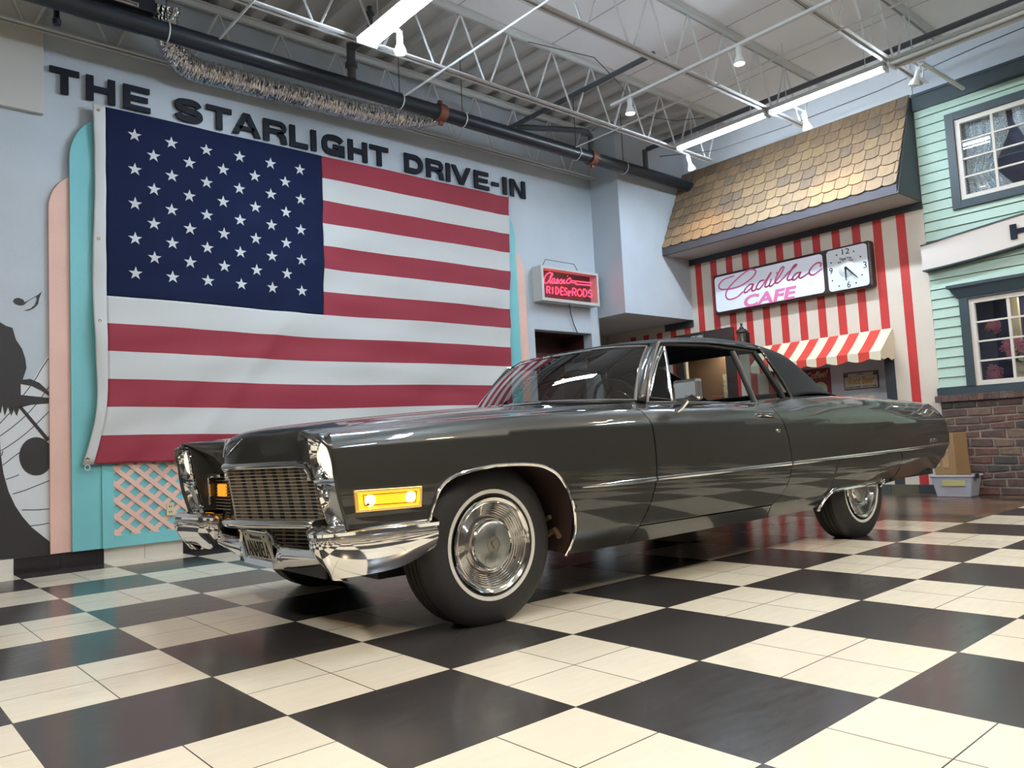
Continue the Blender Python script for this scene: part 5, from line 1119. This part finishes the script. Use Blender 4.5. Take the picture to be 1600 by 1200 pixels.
# ---- front end
barm = mat('grille_bar', (.80, .74, .62), .4, .6); egg = mat('grille_dark', (.035, .032, .028), .5); eggv = mat('grille_vertical', (.26, .22, .17), .5, .1)
def prow(y, z): # x of the grille face
    return -.832+.36*abs(y)+(.725-z)*.17
for s in (1, -1):
    g = bpy.data.objects.new('grille', None); COL.objects.link(g); g.parent = car
    for k in range(16):
        z = .497+k*.0152; ye = .52; P = [(prow(y, z)-.004, s*y, z) for y in np.linspace(0, ye, 8)]
        CM().tube(P, .0024, 5, flat=(1.4, .6)).build('grille_bar', barm, g)
    for k in range(8):
        y = .035+k*.066; b = CM(); b.hexa([(prow(y, .49)+.002, s*(y-.0025), .49), (prow(y, .49)+.03, s*(y-.0025), .49), (prow(y, .49)+.03, s*(y+.0025), .49), (prow(y, .49)+.002, s*(y+.0025), .49), (prow(y, .73)+.002, s*(y-.0025), .73), (prow(y, .73)+.03, s*(y-.0025), .73), (prow(y, .73)+.03, s*(y+.0025), .73), (prow(y, .73)+.002, s*(y+.0025), .73)]); b.build('grille_upright', eggv, g)
    G = [[(prow(y, z)+.034, s*y, z) for z in (.47, .60, .74)] for y in np.linspace(0, .54, 6)]
    CM().grid(np.array(G)).build('grille_back', egg, g)
    # outer lamp grille
    b = CM()
    for k in range(11): b.box((-.64, s*.53, .505+k*.017), (-.632, s*.735, .509+k*.017))
    b.build('outer_grille_bars', eggv, g)
    b = CM(); b.box((-.60, s*.50, .47), (-.59, s*.74, .72)); b.box((-.60, 0, .24), (-.59, s*.5, .50)); b.build('outer_grille_back', egg, g)
    b = CM(); b.tube([(-.655, s*.60, .688), (-.668, s*.70, .688), (-.68, s*.728, .680), (-.68, s*.730, .66), (-.675, s*.728, .53)], .009, 8); b.build('lamp_grille_surround', chrome, g, smooth=True)
    b = CM(); b.box((-.648, s*.585, .575), (-.63, s*.690, .640)); b.build('turn_signal', mat('amber_dim', (.9, .35, .03), .3, emis=(1, .34, .02), es=.9), g, bevel=.004)
    # lower grille
    b = CM()
    for k in range(4): z = .385+k*.018; b.tube([(prow(y, z)+.035, s*y, z) for y in (.10, .3, .54)], .003, 5, flat=(1.5, .8))
    b.build('lower_grille_bars', barm, g)
    for k in range(5): y = .20+k*.075; CM().box((prow(y, .4)+.045, s*(y-.002), .37), (prow(y, .4)+.06, s*(y+.002), .45)).build('lower_grille_upright', eggv, g)
    # headlamps
    h = bpy.data.objects.new('headlamp_unit', None); COL.objects.link(h); h.parent = car
    b = CM()
    y0_, y1_ = .752, .952
    def bez(y, z): return -.775-.02*(1-abs(y-.85)/.1)+max(0, z-.80)*-.5
    # housing: outer frame and dished plate with two lamp holes
    for zc_, rr2 in ((.762, .073), (.575, .071)):
        n_ = 32; ring_o = []; hw, hh = .098, .092
        for k in range(n_):
            a = 2*math.pi*k/n_; cx, cz = math.cos(a), math.sin(a); m_ = max(abs(cx)/1., abs(cz)/1.); ring_o.append((cx/m_*hw, cz/m_*hh))
        rows_ = []
        for k in range(n_+1):
            a = 2*math.pi*(k % n_)/n_; ox, oz = ring_o[k % n_]; col = []
            for t_ in (0, .25, .6, 1.):
                yy = rr2*1.02*math.cos(a)*(1-t_)+ox*t_; zz = rr2*1.02*math.sin(a)*(1-t_)+oz*t_
                col.append((-.758-.034*t_**.7+(-.02*math.sin(t_*math.pi)), s*(.852+yy), zc_+zz))
            rows_.append(col)
        b.grid(np.array(rows_))
    b.build('bezel', chrome, h, smooth=True, sharp=60)
    b = CM(); b.box((-.800, s*.752, .660), (-.76, s*.952, .674)); b.box((-.795, s*.752, .478), (-.76, s*.952, .487)); b.build('bezel_bar', chrome, h, bevel=.003)
    for nm2, zc_, rr2, lit in (('upper_lamp', .762, .073, True), ('lower_lamp', .575, .071, False)):
        b = CM(); b.lathe([(0, -.790), (.03, -.788), (.055, -.780), (rr2, -.765)], (0, s*.852, zc_), 'x', 32)
        b.build(nm2, mat('lamp_lit', (.95, .93, .85), .15, emis=(1., .90, .70), es=1.05) if lit else mat('lamp_glass', (.50, .48, .44), .12, .35, bump=.4, bscale=70), h, smooth=True)
        b = CM(); b.lathe([(rr2, -.764), (rr2+.006, -.772), (rr2+.009, -.764)], (0, s*.852, zc_), 'x', 32); b.build('lamp_ring', chrome, h, smooth=True)
    for o_ in [c for c in bpy.data.objects if c.parent == h]:
        for v in o_.data.vertices: v.co.x += .028+xbz(v.co.z)+.757
    G = []
    for j in range(GF.shape[1]):
        p = GF[0][j]; a = GF[0][max(j-1, 0)]; c_ = GF[0][min(j+1, GF.shape[1]-1)]; t_ = np.array([c_[1]-a[1], c_[2]-a[2]]); t_ /= np.linalg.norm(t_); nn = np.array([t_[1], -t_[0]])
        G.append([tuple(p), (p[0]-.008, p[1]-nn[0]*.003, p[2]-nn[1]*.003), (p[0]-.011, p[1]-nn[0]*.010, p[2]-nn[1]*.010), (p[0]-.006, p[1]-nn[0]*.017, p[2]-nn[1]*.017), (p[0]+.03, p[1]-nn[0]*.019, p[2]-nn[1]*.019)])
    p = GF[0][-1]
    for q in range(1, 5): G.append([(x, y-.006*q, z-.004*q*q*.5) for x, y, z in G[-1]] if q < 2 else [(x, y-.005, z-.006) for x, y, z in G[-1]])
    CM().grid(mir(np.array(G), s)).build('lamp_brow', paint, h, smooth=True, sharp=180)
b = CM(); P = [(-.652, -.505, .665), (-.655, -.505, .70), (-.672, -.49, .733)]+[(prow(abs(y), .735)-.010, y, .738) for y in np.linspace(-.44, .44, 21)]+[(-.672, .49, .733), (-.655, .505, .70), (-.652, .505, .665)]
b.tube(P, .017, 10, flat=(.9, 1.0)); b.build('grille_header', chrome, smooth=True)
b = CM(); # V emblem and crest
for s in (1, -1): b.tube([(-.846, s*.002, .782), (-.800, s*.105, .862)], .0045, 6)
b.build('v_emblem', chrome); b = CM(); b.prism([(-.016, .868), (.016, .868), (.018, .852), (0, .836), (-.018, .852)], lambda u, v, d: (-.832+.36*abs(u)+max(0, v-.84)*.5-d, u, v), 0, .005); b.build('crest', chrome)
# ---- front bumper
def sweep(path, prof_, name, m_, mats=None):
    """path rows: x, y, nx, ny, ztop, zbot; prof: (out, t) t 0 top .. 1 bottom"""
    G = []
    for x, y, nx, ny, z1, z0, sc in path: G.append([(x+nx*o*sc, y+ny*o*sc, z1+(z0-z1)*t_) for o, t_ in prof_])
    return G
WP = [(-.600, .610, .470, .345, .03), (-.690, .622, .476, .315, .05), (-.742, .660, .482, .298, .09), (-.780, .730, .487, .286, .13), (-.812, .800, .489, .282, .15), (-.828, .860, .489, .283, .14), (-.808, .912, .489, .290, .10), (-.750, .945, .490, .298, .07), (-.64, .966, .491, .304, .05), (-.50, .982, .492, .314, .05), (-.40, .989, .492, .345, .045), (-.335, .991, .492, .375, .04)]
W2 = crs(WP, 8)
bumper = bpy.data.objects.new('front_bumper', None); COL.objects.link(bumper); bumper.parent = car
for s in (1, -1):
    rows_ = []
    for i in range(len(W2)):
        a = W2[max(i-1, 0)]; c_ = W2[min(i+1, len(W2)-1)]; t_ = Vector((c_[0]-a[0], c_[1]-a[1], 0)).normalized(); nn = Vector((-t_.y, t_.x, 0))
        # outward normal: forward/outboard
        if (nn.x > 0 if i < 44 else nn.y < 0): nn = -nn
        x, y, z1, z0, tk = W2[i]; H = z1-z0
        pf = [(-.10, 0, .006), (-.03, 0, .006), (-.006, 0, -.004), (.004, 0, -.014), (.002, 0, -.026), (-.010, 0, -.032), (-.012, 0, -.037)]
        row = [(x+nn.x*o, s*(y+nn.y*o), z1+dz) for o, _, dz in pf]
        h2 = z1-.040-z0
        for q in range(9):
            u_ = q/8; o = -.004+.006*math.sin(u_*math.pi*.6)-tk*u_**2.0; row.append((x+nn.x*o, s*(y+nn.y*o), z1-.040-h2*u_))
        rows_.append(row)
    CM().grid(np.array(rows_)).build('bumper_wing', chrome, bumper, smooth=True, sharp=50)
PB = [(-.862+.34*abs(y)+.0*y, y) for y in np.linspace(-.54, .54, 25)]
rows_ = []
for x, y in PB:
    x = -.862+.36*math.sqrt(y*y+.002); rows_.append([(x+.07, y, .492), (x+.02, y, .498), (x, y, .490), (x-.004, y, .478), (x+.004, y, .466), (x+.03, y, .458), (x+.07, y, .458)])
CM().grid(np.array(rows_)).build('bumper_bar', chrome, bumper, smooth=True, sharp=60, solid=.003)
rows_ = []
for y in np.linspace(-.66, .66, 31):
    ay = abs(y); x = -.690+.02*max(0, (ay-.2)/.5); zt_ = .376 if ay > .19 else .30; zb_2 = .255+.055*min(1, max(0, (ay-.15)/.45))
    rows_.append([(x+.06, y, zt_+.004), (x+.012, y, zt_+.004), (x, y, zt_-.008), (x-.006, y, zt_-.03), (x, y, max(zb_2+.02, zt_-.08) if ay > .19 else zt_-.03), (x+.025, y, zb_2+.006), (x+.09, y, zb_2)])
CM().grid(np.array(rows_)).build('bumper_lower', chrome, bumper, smooth=True, sharp=60, solid=.003)
for s in (1, -1):
    b = CM(); b.tube([(-.72, s*.165, .440), (-.70, s*.185, .415), (-.695, s*.20, .385), (-.69, s*.225, .372)], .012, 8); b.build('plate_recess_edge', chrome, bumper, smooth=True)
pl = bpy.data.objects.new('license_plate', None); COL.objects.link(pl); pl.parent = car
b = CM(); b.hexa([(-.668, -.155, .268), (-.668, .155, .268), (-.662, .155, .268), (-.662, -.155, .268), (-.712, -.155, .432), (-.712, .155, .432), (-.706, .155, .432), (-.706, -.155, .432)]); b.build('plate_frame', chrome, pl)
def onp(off): return lambda u, v, d: (-.690-(v-.350)*.268-off-d, u, v)   # u runs toward +y = to the right as seen from the front
b = CM(); b.prism([(-.148, .276), (.148, .276), (.148, .424), (-.148, .424)], onp(.001), 0, .003); b.build('plate_face', mat('plate_face', (.62, .60, .50), .5), pl)
b = CM(); text_fit(b, 'ANABELA', (-.128, .308, .128, .384), onp(.0045), .002, -.004); b.build('plate_number', darkm, pl)
b = CM(); text_fit(b, 'Minnesota', (-.07, .393, .07, .415), onp(.0045), .001, .01); text_fit(b, 'COLLECTOR', (-.06, .283, .06, .298), onp(.0045), .001, .01); b.build('plate_lettering', mat('plate_ink', (.06, .05, .04), .5), pl)
b = CM()
for yy in (-.11, .11):
    for zz in (.411, .287): b.lathe([(0, -.003), (.005, -.002), (.006, 0)], (-.690-(zz-.35)*.268-.0045, yy, zz), 'x', 8)
b.build('plate_bolt', darkm, pl)
# ---- side marker lamp
for s, nm in MIRS:
    yy = lambda x, z: surf_y(x, z)
    m = bpy.data.objects.new('side_marker_lamp', None); COL.objects.link(m); m.parent = car
    cs = [(-.683, .545), (-.405, .545), (-.405, .630), (-.690, .630)]
    def quad(k0, z_):
        pass
    b = CM(); o1 = [(-.69, .548), (-.408, .545), (-.404, .628), (-.698, .632)]; i1 = [(-.678, .558), (-.420, .555), (-.416, .618), (-.684, .622)]
    fnm = lambda o_: (lambda u, v, d: (u, s*(surf_y(u, v)+o_+d), v))
    for k in range(4):
        j = (k+1) % 4; b.prism([o1[k], o1[j], i1[j], i1[k]], fnm(0), -.01, .008)
    b.build('lamp_frame', mat('chrome_amber_glow', (.8, .62, .30), .2, 1., emis=(1, .45, .05), es=.35), m, bevel=.002)  # frame glows by itself, amber lamp light put into its chrome
    b = CM(); b.prism(i1, fnm(0), -.01, .004); b.build('lens', amber, m)
    b = CM()
    n1 = [(-.655, .572), (-.435, .567), (-.430, .609), (-.660, .611)]
    for k in range(4):
        j = (k+1) % 4; b.ribbon([n1[k], n1[j]], .003, fnm(.004), 0, .002)
    b.build('lens_line', mat('amber_dark', (.25, .10, .01), .4), m)
    for xx in (-.63, -.455):
        b = CM(); b.lathe([(0, .009), (.018, .007), (.024, .0)], (xx, 0, .59), 'y', 16); b.v = [(x, s*(surf_y(xx, .59)+.002+y), z) for x, y, z in b.v]; b.build('bulb_hotspot', mat('amber_hot', (1, .8, .4), .3, emis=(1, .72, .25), es=12), m, smooth=True)
    b = CM(); b.box((-.648, s*(surf_y(-.64, .58)+.0), .570), (-.638, s*(surf_y(-.64, .58)+.0125), .580)); b.build('lens_screw', mat('amber_dark', (.25, .1, .01)), m)
# ---- greenhouse
wst = crs([(1.440, -.622, 1.312), (1.36, -.45, 1.322), (1.305, -.22, 1.326), (1.290, 0, 1.327), (1.305, .22, 1.326), (1.36, .45, 1.322), (1.440, .622, 1.312)], 8)
G = []
for k in range(n):
    B_, T_ = wsb[k], wst[k]; col = []
    for t_ in np.linspace(0, 1, 13):
        p = B_*(1-t_)+T_*t_; bow = .028*math.sin(t_*math.pi); col.append((p[0]-bow*.6, p[1], p[2]+bow*.6))
    G.append(col)
WS = np.array(G); CM().grid(WS).build('windscreen', glassw, smooth=True)
b = CM(); b.tube([tuple(p+np.array([-.004, 0, .002])) for p in wsb], .010, 8); b.tube([tuple(p) for p in WS[0]], .010, 8); b.tube([tuple(p) for p in WS[-1]], .011, 8); b.tube([tuple(p) for p in WS[:, -1]], .010, 8); b.build('windscreen_moulding', chrome, smooth=True)
RC = [
 [(1.300, 0, 1.338), (1.318, .22, 1.337), (1.362, .44, 1.334), (1.425, .60, 1.326), (1.462, .690, 1.322)],
 [(1.60, 0, 1.380), (1.60, .28, 1.378), (1.61, .50, 1.370), (1.62, .62, 1.354), (1.63, .690, 1.332)],
 [(2.03, 0, 1.408), (2.03, .30, 1.406), (2.03, .52, 1.399), (2.03, .63, 1.380), (2.03, .695, 1.340)],
 [(2.48, 0, 1.402), (2.48, .30, 1.400), (2.48, .52, 1.390), (2.48, .63, 1.368), (2.48, .700, 1.318)],
]
RG = surf2(np.array([[(p[0], -p[1], p[2]) for p in r[::-1]]+[tuple(p) for p in r[1:]] for r in RC]), 8, 6)
CM().grid(RG).build('vinyl_roof', vinyl, smooth=True, solid=.010, offset=0)
RR = [
 [(2.48, 0, 1.402), (2.48, .30, 1.400), (2.48, .52, 1.390), (2.48, .63, 1.368), (2.48, .700, 1.318), (2.565, .752, 1.160), (2.648, .800, .988)],
 [(2.82, 0, 1.365), (2.82, .30, 1.362), (2.81, .52, 1.345), (2.80, .625, 1.318), (2.80, .690, 1.270), (2.80, .750, 1.130), (2.80, .800, 1.012)],
 [(3.10, 0, 1.265), (3.10, .30, 1.262), (3.10, .50, 1.252), (3.09, .60, 1.226), (3.07, .665, 1.180), (3.03, .735, 1.090), (3.00, .790, 1.020)],
 [(3.38, 0, 1.135), (3.38, .30, 1.132), (3.38, .48, 1.124), (3.37, .575, 1.104), (3.34, .630, 1.080), (3.25, .710, 1.045), (3.18, .77, 1.018)],
 [(3.62, 0, 1.010), (3.62, .30, 1.010), (3.62, .47, 1.010), (3.60, .56, 1.010), (3.56, .615, 1.010), (3.45, .68, 1.008), (3.36, .74, 1.006)],
]
RG2 = surf2(np.array([[(p[0], -p[1], p[2]) for p in r[::-1]]+[tuple(p) for p in r[1:]] for r in RR]), 8, 6)
_b = CM().grid(RG2)
_f = []
for q in _b.f:
    cx = sum(_b.v[i][0] for i in q)/4; cy = max(abs(_b.v[i][1]) for i in q)
    if 2.86 < cx < 3.50 and cy < .50: continue
    _f.append(q)
_b.f = _f; _b.mi = [0]*len(_f)
_b.build('vinyl_sail_panel', vinyl, smooth=True, solid=.010, offset=0)
rw = surf2(np.array([[(a, -y, z+.006) for y in (.52, .26)]+[(a, y, z+.008) for y in (0, .26, .52)] for a, z in ((2.84, 1.350), (3.05, 1.280), (3.30, 1.168), (3.54, 1.048))]), 5, 4)
CM().grid(rw).build('rear_window', glassmat('rear_glass', (.72, .76, .74), .05), smooth=True)
for s, nm in MIRS:
    # paint strip below the vinyl, from the window corner back to the boot lid
    # windscreen post
    inn = [tuple(p) for p in (WS[-1] if s > 0 else WS[0])]
    out = crs([(1.205, s*.790, .966), (1.27, s*.762, 1.10), (1.36, s*.728, 1.225), (1.445, s*.700, 1.318)], 4)
    G = [[inn[k], tuple((np.array(inn[k])+out[k])/2+np.array([-.012, s*.010, .004])), tuple(out[k])] for k in range(13)]
    CM().grid(surf2(np.array(G), 1, 3)).build('windscreen_post', paint, smooth=True, solid=.006)
    # drip rail: post, over the windows, down the sail panel
    P = [(1.205, .795, .962), (1.27, .768, 1.10), (1.36, .734, 1.225), (1.435, .708, 1.310), (1.47, .704, 1.327), (1.63, .702, 1.336), (1.88, .705, 1.343), (2.15, .707, 1.341), (2.40, .710, 1.328), (2.478, .712, 1.318), (2.515, .735, 1.25), (2.575, .765, 1.155), (2.62, .790, 1.065), (2.655, .808, .985)]
    CM().tube([(x, s*y, z) for x, y, z in crs(P, 5)], .0085, 8).build('drip_moulding', chrome, smooth=True)
    # belt moulding
    P = [(1.20, .800, .966), (1.43, .800, .966), (1.8, .800, .962), (2.2, .800, .953), (2.35, .800, .951), (2.47, .803, .956), (2.58, .806, .970), (2.66, .808, .988)]
    CM().tube([(x, s*y, z) for x, y, z in crs(P, 5)], .007, 8).build('belt_moulding', chrome, smooth=True)
    def wpt(x, z):  # side glass plane
        return (x, s*(.780-(z-.955)*.235), z)
    # vent window frame + glass
    vp = [wpt(1.222, .975), wpt(1.29, 1.09), wpt(1.38, 1.21), wpt(1.462, 1.298), wpt(1.490, 1.300), wpt(1.478, 1.20), wpt(1.452, 1.06), wpt(1.440, .975)]
    vo = lambda p, o: (p[0], p[1]+s*o, p[2])
    CM().tube([vo(p, .004) for p in vp[:5]], .008, 6).build('vent_frame', chrome, smooth=True)
    CM().tube([vo(p, .006) for p in vp[4:]], .010, 6).build('vent_division_bar', chrome, smooth=True)
    CM().tube([vo(p, .008) for p in [wpt(1.25, 1.0), wpt(1.31, 1.09), wpt(1.39, 1.20), wpt(1.462, 1.275), wpt(1.478, 1.272)]]+[vo(wpt(1.250, 1.0), .008)][:0], .005, 6).build('vent_glass_edge', chrome, smooth=True)
    CM().tube([vo(wpt(1.25, .995), .008), vo(wpt(1.425, .985), .008)], .005, 6).build('vent_glass_edge', chrome, smooth=True)
    b = CM(); b.add(vp, [tuple(range(len(vp)))]); b.build('vent_glass', glassc)
    # quarter glass and its leading bar (door glass is wound down)
    qb = [wpt(2.180, 1.300), wpt(2.215, 1.18), wpt(2.245, 1.06), wpt(2.268, .955)]
    CM().tube([vo(p, .004) for p in qb], .010, 6, flat=(1, 1)).build('quarter_window_bar', chrome, smooth=True)
    CM().tube([(p[0]-.018, p[1]-s*.004, p[2]) for p in qb], .012, 6).build('quarter_window_seal', intm)
    b = CM(); b.add([wpt(2.185, 1.305), wpt(2.42, 1.298), wpt(2.50, 1.17), wpt(2.57, 1.04), wpt(2.59, .975), wpt(2.45, .952), wpt(2.270, .950)], [tuple(range(7))]); b.build('quarter_glass', glassc)
    b = CM(); b.tube([(2.415, s*.692, 1.305), (2.50, s*.73, 1.17), (2.575, s*.765, 1.04), (2.60, s*.78, .975)], .022, 6); b.build('rear_pillar_seal', intm)
    b = CM(); b.tube([(1.47, s*.688, 1.315), (1.9, s*.690, 1.326), (2.42, s*.692, 1.306)], .012, 6); b.build('roof_rail_seal', intm)
# painted quarter-top fillet under the sail panel
for s in (1, -1):
    G = []
    for x in np.linspace(2.2, 3.45, 22):
        yo = T(TYT, x)+.002; z1 = zt(x); yi = .74 if x < 2.6 else (.76-.10*(x-2.6)); zi = z1+(.004 if x < 2.6 else .006)
        G.append([(x, s*yo, z1), (x, s*(yo-.02), z1+.002), (x, s*(yi-.06), zi)])
    CM().grid(np.array(G)).build('quarter_top', paint, smooth=True, solid=.004)
    CM().add([(1.2, s*.792, .962), (2.21, s*.792, .955), (2.21, s*.70, .945), (1.2, s*.70, .95)], [(0, 1, 2, 3)]).build('door_top', intm, solid=.006)
# ---- interior
def blk_(a, c_, nm, m_=intm, bv=.03): CM().box(a, c_).build(nm, m_, bevel=bv)
blk_((1.95, -.66, .42), (2.12, .66, .98), 'front_seat_back', mat('seat_black', (.016, .018, .018), .45)); blk_((1.45, -.66, .38), (2.0, .66, .56), 'front_seat_cushion', mat('seat_black', (.016, .018, .018)))
blk_((2.75, -.62, .5), (2.92, .62, 1.0), 'rear_seat_back', mat('seat_black', (.016, .018, .018))); blk_((1.00, -.70, .70), (1.28, .70, .945), 'dashboard'); blk_((2.9, -.70, .92), (3.55, .70, .95), 'parcel_shelf', intm, .004)
for s in (1, -1): blk_((1.05, s*.70, .35), (2.75, s*.76, .94), 'door_lining', intm, .01)
b = CM(); c_ = Vector((1.45, .38, .965)); ax = Vector((-.80, 0, -.5)).normalized(); u_ = Vector((0, 1, 0)); v_ = ax.cross(u_)
b.tube([tuple(c_+(u_*math.cos(a)+v_*math.sin(a))*.20) for a in np.linspace(0, 2*math.pi, 33)], .011, 8); b.tube([tuple(c_-u_*.2), tuple(c_+ax*.03), tuple(c_+u_*.2)], .012, 6); b.tube([tuple(c_), tuple(c_+ax*.3)], .025, 8); b.build('steering_wheel', mat('wheel_rim', (.03, .03, .03), .2), smooth=True)
b = CM(); b.tube([tuple(c_+ax*-.0+(u_*math.cos(a)+v_*math.sin(a))*.12) for a in np.linspace(3.4, 6.0, 14)], .004, 6); b.build('horn_ring', chrome, smooth=True)
b = CM(); b.box((1.44, -.10, 1.235), (1.455, .10, 1.285)); b.tube([(1.43, 0, 1.28), (1.40, 0, 1.33)], .006, 6); b.build('interior_mirror', chrome, bevel=.006)
# ---- door mirror
mr = bpy.data.objects.new('door_mirror', None); COL.objects.link(mr); mr.parent = car
b = CM(); b.hexa([(1.215, .965, .955), (1.215, 1.135, .955), (1.275, 1.13, .955), (1.275, .97, .955), (1.215, .965, 1.072), (1.215, 1.135, 1.072), (1.270, 1.13, 1.072), (1.270, .97, 1.072)]); b.build('mirror_head', chrome, mr, bevel=.018)
b = CM(); b.tube([(1.245, 1.04, .960), (1.235, 1.01, .925), (1.225, .960, .895)], .014, 8); b.lathe([(0, .905), (.03, .90), (.036, .885), (.036, .86)], (1.22, .945, 0), 'z', 16); b.build('mirror_stem', chrome, mr, smooth=True)
b = CM(); text_fit(b, 'Cadillac', (1.05, .972, 1.115, .986), lambda u, v, d: (1.2145-d, u, v), .001, .0, .3); b.build('mirror_script', darkm, mr)
bpy.context.view_layer.update()
